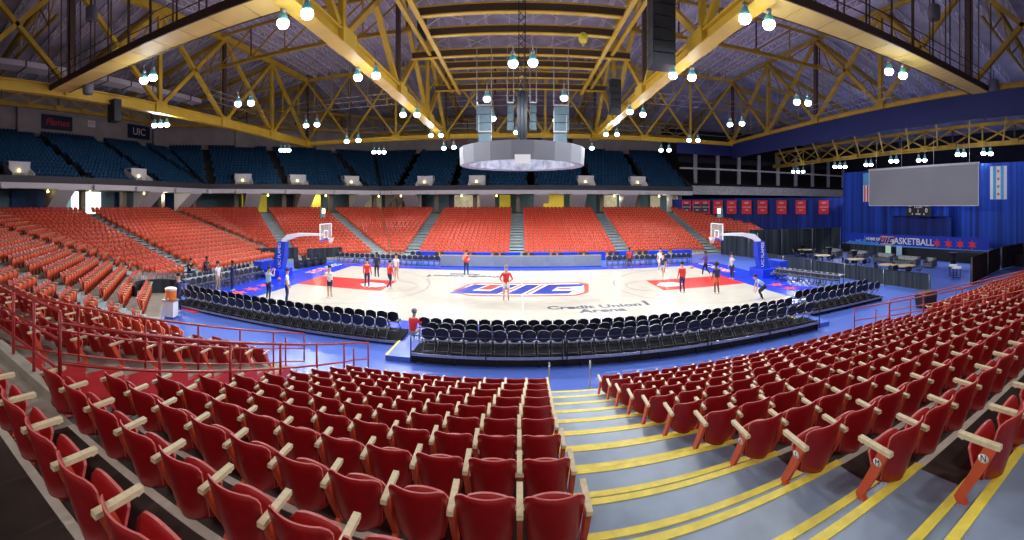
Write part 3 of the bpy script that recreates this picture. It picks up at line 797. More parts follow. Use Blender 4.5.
# black chairs on the first step and blue covered tables behind the boards
n = 0
for xx in (-10.3, -8.0, -5.0, -2.3, .4, 3.1, 5.6, 8.5, 11.4):
    for q in range(2):
        n += 1
        place_chair(xx+q*.62, 13.0, 0, PI, 'black chair by the far blue tables, %s from the left' % od(n), 'black chairs by the far blue tables')
for i, xx in enumerate((-9.2, -6.5, -3.8, -1.0, 1.8, 4.5, 7.2, 10.0, 13.4, 16.0)):
    t = empty('covered_table', (xx, 14.1 if xx < 12 else 13.6, 0), label='royal blue covered table before the far stand, %s from the left' % od(i+1), cat='table', group='blue covered tables before the far stand')
    b = MB(); b.b6(-.92, .92, -.38, .38, .0, .74); b.build('cloth', M['cloth_blue'], t)
    b = MB(); b.b6(-.94, .94, -.40, .40, .74, .78); b.build('tabletop', M['cloth_blue'], t)
# left end: two rows of chairs at tables
for i in range(4):
    press_table(-18.3, -7.4+i*1.95, PI/2, 1.9, 'grey table at the left end of the court, %s from the near side' % od(i+1))
for r, (xx, zz) in enumerate(((-17.7, 0), (-19.1, .0))):
    for i in range(15):
        place_chair(xx, -8.1+i*.53, zz, -PI/2, 'black chair %s the left end tables, %s from the near side' % (('before', 'behind')[r], od(i+1)), 'chairs at the left end of the court')
# armchairs at far left corner
def armchair(x, y, rz, label):
    t = empty('armchair', (x, y, 0), rz, label=label, cat='armchair', group='black bench armchairs in the far left corner')
    b = MB(); b.box((0, .05, .34), (.56, .56, .2)); b.build('seat', M['chair'], t)
    b = MB(); b.box((0, -.26, .66), (.56, .12, .62), R=Matrix.Rotation(.16, 3, 'X')); b.build('backrest', M['chair'], t)
    for s in (-1, 1): b = MB(); b.box((s*.31, .02, .40), (.09, .58, .42)); b.build('armrest', M['speaker'], t)
    b = MB(); b.box((0, 0, .11), (.6, .5, .22)); b.build('base', M['black'], t)
for i in range(4): armchair(-17.9+i*.25, 4.6+i*.95, -PI/2-.1, 'black padded armchair in the far left corner, %s from the goal' % od(i+1))
# right end counter with chairs
for i in range(3):
    press_table(17.6+i*.45, -2.3-i*1.75, PI/2+.25, 1.85, 'grey table along the right end of the court, %s from the goal' % od(i+1))
    for q in range(4):
        place_chair(16.95+i*.45+q*.12, -1.6-i*1.75-q*.45, 0, -PI/2+.25+PI, 'black chair at the right end tables, %s table from the goal, chair %s' % (od(i+1), ('one', 'two', 'three', 'four')[q]), 'chairs at the right end tables')

# ------------------------------------------------------------------ pipe and drape
def drape(pts, h, label, m='drape', z0=0., poles=True, amp=.05, pitch=.16, name='pipe_and_drape', cat='drape', group=None):
    a, c = Vector((*pts[0], z0)), Vector((*pts[1], z0)); t = empty(name, a, math.atan2(c.y-a.y, c.x-a.x), label=label, cat=cat, group=group)
    L = (c-a).length; n = int(L/pitch*2); b = MB(); hs = h if isinstance(h, tuple) else (h, h)
    xs = [L*i/n for i in range(n+1)]
    vs = []
    for i, x in enumerate(xs):
        y = amp*(1 if i % 2 else -1)*random.uniform(.6, 1.1); top = hs[0]+(hs[1]-hs[0])*i/n
        vs += [(x, y*1.2, .02), (x, y*.7, top)]
    b.add(vs, [(2*i, 2*i+2, 2*i+3, 2*i+1) for i in range(n)], True); b.build('cloth', M[m], t)
    if poles:
        k = max(2, int(L/3)+1)
        for i in range(k):
            x = L*i/(k-1); top = hs[0]+(hs[1]-hs[0])*i/(k-1)
            b = MB(); b.tube([(x, -.09, 0), (x, -.09, top+.03)], .025, 6); b.lathe([(.2, 0), (.2, .015), (.03, .02)], (x, -.09, 0), 10); b.build('pole', M['alu'], t)
        b = MB(); b.tube([(0, 0, hs[0]+.01), (L, 0, hs[1]+.01)], .022, 6); b.build('top_bar', M['chair_frame'], t)
    return t
drape(((20.9, 14.4), (22.6, 9.6)), 2.5, 'tall black drape on poles beside the end of the far stand')
drape(((22.2, 10.8), (33.2, 9.0)), 2.75, 'tall black drape on silver poles below the red banners')
drape(((20.6, 6.2), (21.3, -11.7)), 1.0, 'long low black drape barrier before the lounge tables', name='drape_barrier')
drape(((-23.0, 5.6), (-20.2, 8.6)), 1.3, 'low black drape in front of the far left stand', poles=False)
drape(((-19.6, 9.2), (-17.2, 12.2)), 1.15, 'low black drape in the far left corner behind the armchairs', poles=False)
drape(((24.6, -12.7), (31.5, -11.6)), (1.75, 1.8), 'tall dark brown drape right of the lounge, behind the right seats', m='drape_br')
drape(((31.7, -11.6), (35.2, -12.2)), (1.8, 1.9), 'tall dark brown drape reaching the curtain at far right', m='drape_br')

# ------------------------------------------------------------------ people
SKINS = {'l': 'skin', 'd': 'skin_dk'}
def person(x, y, rz, label, top, bottom, skin='l', hair='hair', shorts=False, sleeves=False, pose='stand', H=1.84, afro=False, z=0.):
    """local +y is the way the person faces"""
    t = empty('person', (x, y, z), rz, label=label, cat='person'); s = H/1.84
    lean = 0.
    hip, kneeL, kneeR, ankL, ankR, chest = Vector((0, 0, .94)), Vector((-.11, .03, .50)), Vector((.11, .02, .50)), Vector((-.13, -.02, .08)), Vector((.13, -.03, .08)), None
    up = Vector((0, .02, 1))
    if pose == 'walk': kneeL, ankL, kneeR, ankR = Vector((-.10, .18, .52)), Vector((-.11, .22, .08)), Vector((.1, -.02, .50)), Vector((.11, -.32, .16))
    if pose == 'bend': hip = Vector((0, -.18, .78)); kneeL, kneeR = Vector((-.15, .14, .46)), Vector((.15, .12, .46)); ankL, ankR = Vector((-.17, -.02, .08)), Vector((.17, -.05, .08)); up = Vector((0, .80, .60))
    if pose == 'sit': hip = Vector((0, 0, .50)); kneeL, kneeR = Vector((-.13, .44, .50)), Vector((.13, .44, .50)); ankL, ankR = Vector((-.13, .42, .08)), Vector((.13, .40, .08)); up = Vector((0, .22, .97))
    if pose == 'wide': kneeL, kneeR, ankL, ankR = Vector((-.2, .06, .50)), Vector((.2, .02, .50)), Vector((-.32, .02, .08)), Vector((.30, -.06, .08))
    up.normalize()
    wst = hip+up*.20; cst = hip+up*.42; nk = hip+up*.57; hd = hip+up*.70+Vector((0, .02 if pose != 'bend' else .02, .0)); tp = hd+Vector((0, 0, .13))*1.
    sh = {}
    for sd in (-1, 1): sh[sd] = hip+up*.49+Vector((sd*.19, 0, 0))
    A = {'stand': ((.24, .02, -.28), (.26, .10, -.52)), 'up': ((.20, .22, -.10), (.10, .34, .16)), 'out': ((.34, .14, -.06), (.58, .26, .0)), 'hips': ((.34, -.08, -.26), (.20, .08, -.42)), 'fwd': ((.22, .2, -.22), (.16, .42, -.20))}
    armL = armR = 'stand'
    if pose == 'shoot' or pose == 'up': armL = armR = 'up'
    if pose == 'out': armL = 'out'
    if pose == 'fwd' or pose == 'sit': armL = armR = 'fwd'
    if pose == 'walk': armL, armR = 'fwd', 'stand'
    if pose == 'hips': armL = armR = 'hips'
    V, E, Rr, reg = [], [], [], []
    def v(p, r, g): V.append(Vector(p)); Rr.append(r); reg.append(g); return len(V)-1
    h0 = v(hip, .145, 'b'); w0 = v(wst, .135, 't'); c0 = v(cst, .16, 't'); n0 = v(nk, .062, 's'); hd0 = v(hd, .088, 's'); hd1 = v(hd+Vector((0, .005, .1)), .092, 's'); hd2 = v(hd+Vector((0, 0, .17)), .055, 's')
    E += [(h0, w0), (w0, c0), (c0, n0), (n0, hd0), (hd0, hd1), (hd1, hd2)]
    lg = 's' if shorts else 'b'
    hands = []
    for sd, kn, an in ((-1, kneeL, ankL), (1, kneeR, ankR)):
        a = v(hip+Vector((sd*.10, 0, -.05)), .105, 'b'); th = v((hip+Vector((sd*.10, 0, -.05)))*.45+kn*.55, .085, 'b'); k_ = v(kn, .062, lg); cf = v(kn*.6+an*.4+Vector((0, -.015, 0)), .058, lg); an_ = v(an, .04, lg)
        ft = v(an+Vector((sd*.02, .15, -.035)), .042, 'f'); hl = v(an+Vector((0, -.03, -.03)), .042, 'f')
        E += [(h0, a), (a, th), (th, k_), (k_, cf), (cf, an_), (an_, hl), (hl, ft)]
        o1, o2 = A[armL if sd < 0 else armR]
        if pose == 'bend': el, wr = sh[sd]+Vector((sd*.04, .10, -.27)), sh[sd]+Vector((0, .16, -.52))
        else: el, wr = sh[sd]+Vector((sd*(o1[0]-.19), o1[1], o1[2])), sh[sd]+Vector((sd*(o2[0]-.19), o2[1], o2[2]))
        s_ = v(sh[sd], .068, 't'); m_ = v(sh[sd]*.5+el*.5, .052, 't'); e_ = v(el, .043, 't' if sleeves else 's'); wr_ = v(wr, .030, 't' if sleeves else 's'); hn = v(wr+(wr-el).normalized()*.08, .034, 's')
        E += [(c0, s_), (s_, m_), (m_, e_), (e_, wr_), (wr_, hn)]
        hands.append((wr, (wr-el).normalized(), sd))
    me = bpy.data.meshes.new('tmp'); me.from_pydata([p*s for p in V], E, []); o = bpy.data.objects.new('body_tmp', me); COL.objects.link(o)
    sk = o.modifiers.new('s', 'SKIN'); ss = o.modifiers.new('u', 'SUBSURF'); ss.levels = 1
    for i, d in enumerate(me.skin_vertices[0].data): d.radius = (Rr[i]*s, Rr[i]*s); d.use_root = (i == 0)
    for i in (h0, w0, c0): me.skin_vertices[0].data[i].radius = (Rr[i]*1.12*s, Rr[i]*.78*s) if pose != 'bend' else (Rr[i]*s, Rr[i]*.85*s)
    dg = bpy.context.evaluated_depsgraph_get(); em = bpy.data.meshes.new_from_object(o.evaluated_get(dg)); em.name = 'body'
    bpy.data.objects.remove(o)
    # fingers, nose and ears joined to the same mesh
    x_ = MB(); x_.v = [tuple(q.co) for q in em.vertices]; x_.f = [tuple(p.vertices) for p in em.polygons]
    order = ['s', 't', 'b', 'f', 'e']
    segs = [(V[a]*s, V[c]*s, reg[c] if reg[c] != 't' or reg[a] != 's' else 't') for a, c in E]
    P0 = np.array([tuple(a) for a, _, _ in segs]); P1 = np.array([tuple(c) for _, c, _ in segs]); D = P1-P0; LL = (D*D).sum(1)
    mi = []
    for p in em.polygons:
        q = np.array(tuple(p.center)); tt = np.clip(((q-P0)*D).sum(1)/LL, 0, 1); dd = ((P0+D*tt[:, None]-q)**2).sum(1); g = segs[int(dd.argmin())]
        mi.append(order.index(g[2]))
    x_.mi = mi; x_.sm = [True]*len(mi)
    x_.cur = 0
    for wr, dr, sd in hands:
        base = (wr+dr*.085)*s; side = Vector((0, 1, 0)) if abs(dr.y) < .8 else Vector((1, 0, 0)); side = (side-dr*side.dot(dr)).normalized(); cur = dr.cross(side).normalized()*(-sd)
        for fi in range(4):
            o_ = base+side*(fi-1.5)*.019; ln = (.062, .072, .068, .052)[fi]
            x_.tube([o_-dr*.02, o_+dr*ln*.5, o_+dr*ln*.85+cur*.018, o_+dr*ln*.95+cur*.034], [.0095, .009, .008, .006], 5)
        x_.tube([base-dr*.05+side*.02, base-dr*.02+side*.045, base+dr*.01+side*.052], [.011, .010, .007], 5)
    hc = (hd+Vector((0, 0, .085)))*s
    x_.lathe([(.0001, .026), (.014, 0), (.016, -.02), (.0001, -.026)], hc+Vector((0, .093, -.005))*s, 6)
    for sd in (-1, 1): x_.ball(hc+Vector((sd*.088, -.005, .0)), .022, 8, 1.4)
    x_.cur = 4
    for sd in (-1, 1): x_.ball(hc+Vector((sd*.032, .083, .03)), .011, 6)
    x_.box(hc+Vector((0, .086, -.045)), (.045, .008, .01))
    mats = [M[SKINS[skin]], M[top], M[bottom], M['shoe'], M['hair']]
    x_.build('body', mats, t)
    b = MB(); R_ = .108 if not afro else .155
    if hair:
        b.lathe([(R_*.92, -.03), (R_, .015), (R_*.97, .06), (R_*.75, .105), (R_*.38, .13), (.0001, .138)] if not afro else [(R_*.7, -.09), (R_, -.02), (R_*1.02, .05), (R_*.8, .13), (.0001, .175)], hc+Vector((0, -.018, .035)), 14)
        if hair == 'hair_gr': b.box(hc+Vector((0, .12, .05)), (.13, .12, .014))
        b.build('cap' if hair == 'hair_gr' else 'hair', M[hair], t)
    return t
person(-.9, -3.2, .05, 'person in red top and white shorts standing at the centre court emblem', 'c_red', 'c_white', shorts=True, sleeves=True, hair='hair_gr', pose='hips', H=1.92)
person(-9.64, -1.2, .1, 'person in red top and navy trousers standing on the left red key', 'c_red', 'c_navy', skin='l', sleeves=True)
person(-8.2, -1.0, -.5, 'person in red top and navy trousers walking at the left free throw line', 'c_red', 'c_navy', sleeves=True, pose='walk', H=1.78)
person(-10.3, 2.6, PI, 'person in dark clothes standing on the far side of left key', 'c_navy', 'c_black', skin='d')
person(-8.7, 2.2, PI-.4, 'person in white shirt and khaki shorts beyond the left free throw line', 'c_white', 'c_khaki', shorts=True)
person(-10.55, -4.8, PI-.2, 'person in white shirt and navy shorts with both hands raised near left key', 'c_white', 'c_navy', shorts=True, pose='up')
person(-13.3, -6.9, -.3, 'person in pale blue shirt with raised arms behind the left courtside chairs', 'c_lblue', 'c_navy', pose='up')
person(-12.05, -7.0, -1.2, 'person in white shirt and navy trousers watching from the left corner', 'c_white', 'c_navy', hair='hair')
person(-17.0, -6.9, -PI/2, 'person in white shirt and khaki trousers before the left end chairs', 'c_white', 'c_khaki')
person(-16.5, -6.1, -PI/2+.4, 'person in navy tracksuit with hands at chest before the left end chairs', 'c_navy', 'c_navy', sleeves=True, pose='fwd', skin='d')
person(-15.15, -12.0, PI*.6, 'person in navy tracksuit standing beside the orange drinks cooler', 'c_navy', 'c_navy', sleeves=True, H=1.9)
person(-4.1, 4.9, PI, 'person in red top and blue trousers holding a ball at the far lettering', 'c_red', 'c_navy', pose='fwd', H=1.9)
person(8.7, 7.0, PI+.3, 'person in red top and navy shorts at the far sideline', 'c_red', 'c_navy', shorts=True, pose='wide', skin='d')
person(9.9, 2.1, -.8, 'person in navy and grey stooping beyond the right key', 'c_navy', 'c_grey', shorts=True, pose='walk')
person(10.9, 5.6, PI, 'person in white kit standing beyond the right key near far sideline', 'c_white', 'c_white', shorts=True)
person(9.35, -2.9, .2, 'person in red top and navy trousers at near edge of right key', 'c_red', 'c_navy', sleeves=True)
person(11.1, -4.0, .1, 'person with round dark hair, navy top and orange shorts near right key', 'c_navy', 'c_orange', skin='d', shorts=True, afro=True)
person(13.3, 2.2, .6, 'person in purple and black clothes striding at the right baseline', 'c_purple', 'c_black', skin='d', pose='walk', sleeves=True)
person(14.4, .1, PI/2+.2, 'person in grey sweatshirt with one arm held out under the right goal', 'c_grey', 'c_navy', sleeves=True, pose='out')
person(12.6, -6.6, 1.3, 'person in pale blue shirt bending forward behind the courtside chairs', 'c_lblue', 'c_black', pose='bend')
person(-4.25, -10.7, -.2, 'person in red top and grey cap sitting in the gap between chair platforms', 'c_red', 'c_grey', sleeves=True, pose='sit', hair='hair_gr', z=-.06, H=1.66)
person(-20.3, -6.0, -PI/2, 'person in dark top seated behind the left end tables, nearer one', 'c_black', 'c_navy', pose='sit', z=.3)
person(-20.3, -4.4, -PI/2, 'person in navy top seated behind the left end tables, farther one', 'c_navy', 'c_navy', pose='sit', z=.3, skin='d')
for (x, y, z, l) in ((12.6, 3.2, .55, 'orange basketball bouncing beside the right key'), (-4.2, 4.55, 1.42, 'orange basketball held by the person at the far lettering'), (-16.0, -1.5, .14, 'orange basketball lying at the left goal base')):
    b = MB(); b.ball((0, 0, 0), .121, 16); o = b.build('basketball', M['ball']); o.location = (x, y, z); tag(o, l, 'ball')
# cooler on its stand
t = empty('cooler_stand', (-14.75, -12.9, 0), .3, label='white stand carrying the orange drinks cooler at the left corner', cat='stand')
b = MB(); b.box((0, 0, .42), (.5, .5, .72)); b.build('cabinet', M['white'], t)
b = MB(); b.box((0, 0, .8), (.62, .62, .05)); b.build('top_shelf', M['alu'], t)
b = MB()
for sx_ in (-1, 1):
    for sy_ in (-1, 1): b = MB(); b.lathe([(.04, -.02), (.04, .02)], (sx_*.2, sy_*.2, .04), 8, R=Matrix.Rotation(PI/2, 3, 'Y')); b.build('caster', M['black'], t)
t = empty('drinks_cooler', (-14.75, -12.9, .825), .3, label='orange drinks cooler with white lid on the white stand', cat='cooler')
b = MB(); b.lathe([(.24, 0), (.26, .05), (.27, .42), (.26, .45)], n=20); b.build('tub', M['orange'], t)
b = MB(); b.lathe([(.28, .45), (.29, .53), (.2, .57), (.0001, .58)], n=20); b.build('lid', M['white'], t)
b = MB(); b.box((0, -.28, .08), (.05, .08, .06)); b.build('tap', M['white'], t)
# curved tunnel barrier by the left corner
t = empty('tunnel_barrier', (-17.6, -11.2, 0), label='curved dark padded barrier with glass top at left corner tunnel', cat='barrier')
b = MB(); g = MB()
pa = [(1.3*math.cos(a), 1.5*math.sin(a)) for a in [PI*.5+PI*i/14 for i in range(15)]]
for (x0, y0), (x1, y1) in zip(pa, pa[1:]): b.beam((x0, y0, .5), (x1, y1, .5), .1, 1.0); g.beam((x0, y0, 1.2), (x1, y1, 1.2), .02, .4)
b.build('padding', M['drape'], t); g.build('glass_top', M['glass'], t)
b = MB(); b.prism([(0, 0), (1.4, -.25), (1.4, .5), (0, .9)], ((-15.9, -11.3, -.014), (1, 0, 0), (0, 1, 0)), .02); b.build('floor_mat', M['star'], None, label='small red mat on the floor at left corner of the chair platform', cat='mat')
#@@SECTION lounge
# ------------------------------------------------------------------ lounge at the right end
for i, (x, y) in enumerate(((27.0, 7.6), (25.0, 2.6), (25.3, -1.4), (24.6, -5.6), (25.0, -6.9))):
    t = empty('round_table', (x, y, 0), label='round tan-topped table in the lounge, %s from the far end' % od(i+1), cat='table', group='round lounge tables behind the low drape')
    b = MB(); b.lathe([(.0001, .735), (.76, .735), (.78, .75), (.76, .765), (.0001, .765)], n=28); b.build('tabletop', M['table'], t)
    b = MB(); b.lathe([(.05, .02), (.05, .73)], n=10); b.build('pedestal', M['black'], t)
    b = MB(); b.lathe([(.36, 0), (.36, .02), (.06, .05)], n=20); b.build('base', M['black'], t)
    for q in range(5):
        a = 2*PI*q/5+i
        place_chair(x+1.0*math.cos(a), y+1.0*math.sin(a), 0, a+PI/2, 'black chair at %s lounge table from far end, %s round it' % (od(i+1), od(q+1)), 'black chairs at the lounge tables')
def sofa(x, y, rz, w, label):
    t = empty('sofa', (x, y, 0), rz, label=label, cat='sofa', group='grey lounge sofas before the blue banner')
    b = MB(); b.box((0, 0, .22), (w, .82, .30)); b.build('base', M['sofa'], t)
    b = MB(); b.box((0, -.34, .56), (w, .18, .48)); b.build('backrest', M['sofa'], t)
    for s in (-1, 1): b = MB(); b.box((s*(w/2-.08), 0, .45), (.16, .82, .34)); b.build('armrest', M['sofa'], t)
    n = int(w/.65)
    for i in range(n): b = MB(); b.box(((i-(n-1)/2)*(w-.34)/n, -.2, .62), ((w-.4)/n, .14, .34), R=Matrix.Rotation(.18, 3, 'X')); b.build('cushion', M['sofa_c'], t)
    return t
for i, (x, y, w) in enumerate(((29.5, 6.2, 2.2), (30.0, 3.0, 2.2), (29.8, -.6, 2.0), (29.4, -3.6, 2.4), (29.6, -5.9, .95))):
    sofa(x, y, PI/2+.05, w, 'grey lounge sofa facing the court, %s from the far end' % od(i+1))
for i, (x, y) in enumerate(((31.8, -6.9), (27.6, 8.9), (28.2, 5.2), (27.6, 1.1))):
    t = empty('cocktail_table', (x, y, 0), label='tall black-skirted cocktail table in the lounge, %s' % ('nearest the right drape', 'farthest from the camera', 'second farthest', 'between the sofas')[i], cat='table', group='black cocktail tables in the lounge')
    b = MB(); b.lathe([(.30, 0), (.16, .55), (.30, 1.05), (.38, 1.07)], n=18); b.build('skirt', M['cloth_black'], t)
    b = MB(); b.lathe([(.0001, 1.07), (.40, 1.07), (.40, 1.1), (.0001, 1.1)], n=20); b.build('tabletop', M['black'], t)
for i, (x, y) in enumerate(((26.3, -10.6), (27.1, -9.8))):
    t = press_table(x, y, .5, 1.2, 'small white table before the brown drape, %s' % ('nearer', 'farther')[i], top='white', group='small white tables before the brown drape')
for i, (x, y, z) in enumerate(((33.0, 1.6, 0), (33.3, .4, 0))):
    t = empty('standing_sign', (x, y, z), -PI/2, label=('pale green printed standing sign before the blue banner', 'white and blue printed standing sign before the banner')[i], cat='sign')
    b = MB(); b.box((0, 0, .68), (.7, .04, 1.0)); b.build('panel', M[('green', 'c_lblue')[i]], t)
    b = MB(); b.box((0, 0, .15), (.1, .1, .3)); b.box((0, 0, .02), (.6, .4, .03)); b.build('foot', M['black'], t)
def at_stage(y): return 33.2+(7.4-y)*.10
# dark stage skirt with the blue banner above
t = empty('stage_banner', (33.2, 7.9, 0), label='long blue banner reading HOME OF UIC BASKETBALL with red stars', cat='banner')
A = Vector((at_stage(-9.4)-33.2, -16.8, 0)).normalized(); L = 16.9; N = A.cross(Vector((0, 0, 1)))
b = MB(); b.prism([(0, 1.0), (L, 1.0), (L, 2.25), (0, 2.25)], ((0, 0, 0), A, (0, 0, 1)), -.05); b.build('banner_cloth', M['banner_blue'], t)
b = MB(); b.prism([(0, 1.02), (L, 1.02), (L, 1.10), (0, 1.22)]+[(0, 1.02)], (N*.01, A, (0, 0, 1)), .004)
x = .2
while x < 4.2:
    w = random.uniform(.12, .3); h = random.uniform(.1, .42)*(1-.5*abs(x-2.3)/2.3); b.prism([(x, 1.1), (x+w, 1.1), (x+w, 1.2+h), (x, 1.2+h)], (N*.01, A, (0, 0, 1)), .004); x += w*.9
b.prism([(2.5, 1.1), (2.75, 1.1), (2.70, 1.75), (2.64, 2.1), (2.61, 2.1), (2.55, 1.75)], (N*.01, A, (0, 0, 1)), .004)
b.build('skyline_print', M['skyline'], t)
def bt(body, s, a, z, sh=0., bold=.02): text('banner_lettering', body, s, Vector((33.2, 7.9, 0))+A*a*.955+N*.02+Vector((0, 0, z)), A, (0, 0, 1), M['white'], t, .004, shear=sh, bold=bold)
bt('HOME OF', .42, 3.9, 1.68); bt('BASKETBALL', .92, 8.9, 1.60)
logo(t, A*5.5+N*.015+Vector((0, 0, 1.62)), A, (0, 0, 1), 2.0, .95, .004, zs=(0, .006, .012, .018))
for i in range(4):
    b = MB(); star6(b, A*(11.45+i*1.25)+N*.015+Vector((0, 0, 1.58)), A, (0, 0, 1), .50, .006); b.build('banner_star', M['star'], t)
drape(((33.35, 7.5), (35.1, -9.6)), 1.05, 'black skirt hanging below the long blue banner', m='drape', poles=False, name='stage_skirt')
b = MB(); b.b6(33.8, 38.5, -13, 9.6, 0, .95); o = b.build('stage', M['wall_dark'], None, label='dark stage block behind the long blue banner', cat='stage')
# blue curtains
drape((CUR_A, CUR_B), (6.2, 6.4), 'long navy curtain behind the championship banners and far stand end', m='curtain_dk', poles=False, amp=.14, pitch=.5, name='stage_curtain', cat='curtain')
drape(((37.0, 12.4), (38.6, -13.5)), (9.4, 9.6), 'tall bright blue curtain behind the projection screen', m='curtain', poles=False, amp=.16, pitch=.5, name='stage_curtain', cat='curtain')
drape(((40.4, 13.9), (37.2, 12.6)), (6.4, 9.4), 'short blue curtain return joining the two long curtains', m='curtain', poles=False, amp=.1, pitch=.4, name='stage_curtain', cat='curtain')
drape(((35.9, 3.9), (36.4, -3.6)), (1.5, 1.5), 'short blue valance hanging below the projection screen', m='curtain', z0=4.15, poles=False, amp=.08, pitch=.3, name='valance', cat='curtain')
drape(((36.6, 3.9), (36.9, -3.6)), (3.2, 3.2), 'dark navy backdrop curtain under the blue valance', m='curtain_dk', z0=.95, poles=False, amp=.08, pitch=.3, name='backdrop_curtain', cat='curtain')
# projection screen
t = empty('projection_screen', (34.2, 5.3, 5.3), label='large blank grey projection screen hanging before the blue curtain', cat='screen')
b = MB(); b.b6(-.02, .02, -13.4, 0, 0, 3.75); b.build('screen_surface', M['screen'], t)
b = MB(); b.tube([(0, .1, 3.85), (0, -13.5, 3.85)], .12, 8); b.build('roller_tube', M['white'], t)
b = MB(); b.beam((0, -13.45, -.05), (0, -13.45, 3.85), .06); b.beam((0, .05, -.05), (0, .05, 3.85), .06); b.beam((0, .05, -.04), (0, -13.45, -.04), .06); b.build('border', M['white'], t)
for yy in (-1, -4.5, -8.5, -12.5): b = MB(); b.tube([(0, yy, 3.9), (0, yy, 8.2)], .02, 5); b.build('hanging_cable', M['alu'], t)
t = empty('scoreboard', (35.5, 1.15, 4.3), label='small black scoreboard with white figures below the screen', cat='scoreboard')
b = MB(); b.b6(-.06, .06, -3.1, 0, -.15, 1.15); b.build('casing', M['black'], t)
for (body, yy, zz, s) in (('12:00', -1.55, .88, .5), ('0', -.5, .45, .62), ('0', -2.6, .45, .62), ('UIC', -.45, .95, .26), ('VISITOR', -2.6, .95, .2), ('1', -1.55, .4, .5), ('FOULS', -1.55, .08, .2), ('0', -.8, .08, .25), ('0', -2.3, .08, .25)):
    text('score_figure', body, s, (35.43, 1.15+yy, 4.3+zz), (0, -1, 0), (0, 0, 1), M['white'], t, .004, bold=.012)
# flags
t = empty('city_flag', (36.2, -8.35, 5.85), label='hanging white flag with two blue stripes and four red stars', cat='flag')
b = MB(); b.b6(-.02, .02, -1.75, 0, 0, 3.15); b.build('field', M['flag_white'], t)
for y0 in (-.32, -1.12):
    b = MB(); b.b6(-.04, -.02, y0-.32, y0, .02, 3.13); b.build('blue_stripe', M['flag_blue'], t)
for i in range(4):
    b = MB(); star6(b, (-.03, -.875, .5+i*.72), (0, -1, 0), (0, 0, 1), .19, .02); b.build('flag_star', M['star'], t)
t = empty('national_flag', (35.4, 7.4, 5.7), label='hanging striped flag with blue corner, half hidden by the screen', cat='flag')
b = MB(); b.b6(-.02, .02, -1.7, 0, 0, 3.3); b.build('field', M['flag_white'], t)
b = MB()
for i in range(4): b.b6(-.035, -.02, -1.7+i*.44, -1.5+i*.44, 0, 1.9)
b.build('red_stripe', M['banner_red'], t)
b = MB(); b.b6(-.036, -.02, -1.7, 0, 1.9, 3.3); b.build('canton', M['flag_blue'], t)
# championship banners on the navy curtain
d = Vector((CUR_B[0]-CUR_A[0], CUR_B[1]-CUR_A[1], 0)); Lc = d.length; d.normalize(); Nn = Vector((d.y, -d.x, 0)); 
if Nn.y > 0: Nn = -Nn
bu = [708, 721.5, 731, 745, 758.5, 772, 785, 799, 812, 826]
for i, u in enumerate((2.3, 3.9, 5.1, 6.95, 8.9, 11.0, 13.2, 15.8, 18.4, 21.5)):
    p = Vector((CUR_A[0], CUR_A[1], 0))+d*u+Nn*.35
    navy = i < 3
    t = empty('championship_banner', (p.x, p.y, 4.15), math.atan2(d.y, d.x), label='%s hanging on the navy curtain, %s from the left' % ('red-edged navy banner' if navy else 'red championship banner', od(i+1)), cat='banner', group='championship banners on the navy curtain')
    w, h = 1.35, 1.85
    b = MB(); b.b6(-w/2, w/2, -.02, .02, 0, h); b.build('cloth', M['banner_red'], t)
    if navy: b = MB(); b.b6(-w*.38, w*.38, -.035, -.02, .15, h-.45); b.build('navy_field', M['navy'], t)
    for (body, zz, s) in (('UIC', h-.35, .36), ('CHAMPIONS', h*.5, .2), (str((1998, 2004, 2002, 2005, 2011, 1994, 2013, 2014, 2017, 2019)[i]), h*.28, .24)):
        text('banner_lettering', body, s, (p.x+Nn.x*.04, p.y+Nn.y*.04, 4.15+zz), d, (0, 0, 1), M['white'], t, .003)
# bin on the floor before the right stand
t = empty('waste_bin', (17.9, -13.8, 0), label='black waste bin with brown rim before the right stand', cat='bin')
b = MB(); b.box((0, 0, .34), (1.0, .6, .68), taper=(1.12, 1.12)); b.build('tub', M['black'], t)
b = MB(); b.box((0, 0, .72), (1.05, .62, .08), taper=(.85, .85)); b.build('liner', M['brown'], t)
#@@SECTION upper
# ------------------------------------------------------------------ upper deck
UD, UR, UN = .85, .44, 16
OFF = NROW*DEPTH+.1
def U(S, nm, s0, s1): q = Sec(nm, 0, S.d0+OFF, s0, s1); q.n = S.n; q.t = S.t; return q
uf = U(far, 'far', far.s0, lambda d: 24.4); ufd = U(fdl, 'far_left', fdl.s0, fdl.s1); ul = U(lef, 'left', lef.s0, lef.s1); und = U(ndl, 'near_left', ndl.s0, ndl.s1); un = U(nea, 'near', lambda d: 13.0, nea.s1)
UZ = 7.45
b = MB(); f = MB(); w = MB()
USECS = (uf, ufd, ul, und, un)
for S in USECS:
    d0 = S.d0
    def quad(bb, da, za, db, zb):
        bb.add([S.P(da, S.s0(da), za), S.P(da, S.s1(da), za), S.P(db, S.s1(db), zb), S.P(db, S.s0(db), zb)], [(0, 1, 2, 3)])
    b.mat(0)
    for k in range(1, UN+1):
        d = d0+(k-1)*UD; z = UZ+(k-1)*UR
        quad(b, d, z, d+UD, z); quad(b, d, z-UR, d, z)
    # fascia: dark parapet, white band, soffit
    f.mat(0); quad(f, d0-.35, 7.35, d0-.45, 8.02); quad(f, d0-.45, 8.02, d0-.25, 8.02); quad(f, d0-.25, 8.02, d0-.25, 7.3)
    f.mat(1); quad(f, d0-.42, 6.85, d0-.42, 7.38); quad(f, d0-.42, 7.38, d0-.3, 7.38); quad(f, d0-.42, 6.85, d0+.4, 6.80); f.mat(2); quad(f, d0+.4, 6.80, d0+9, 6.9)
struct('wall_upper_deck_steps', b, M['utread']); 
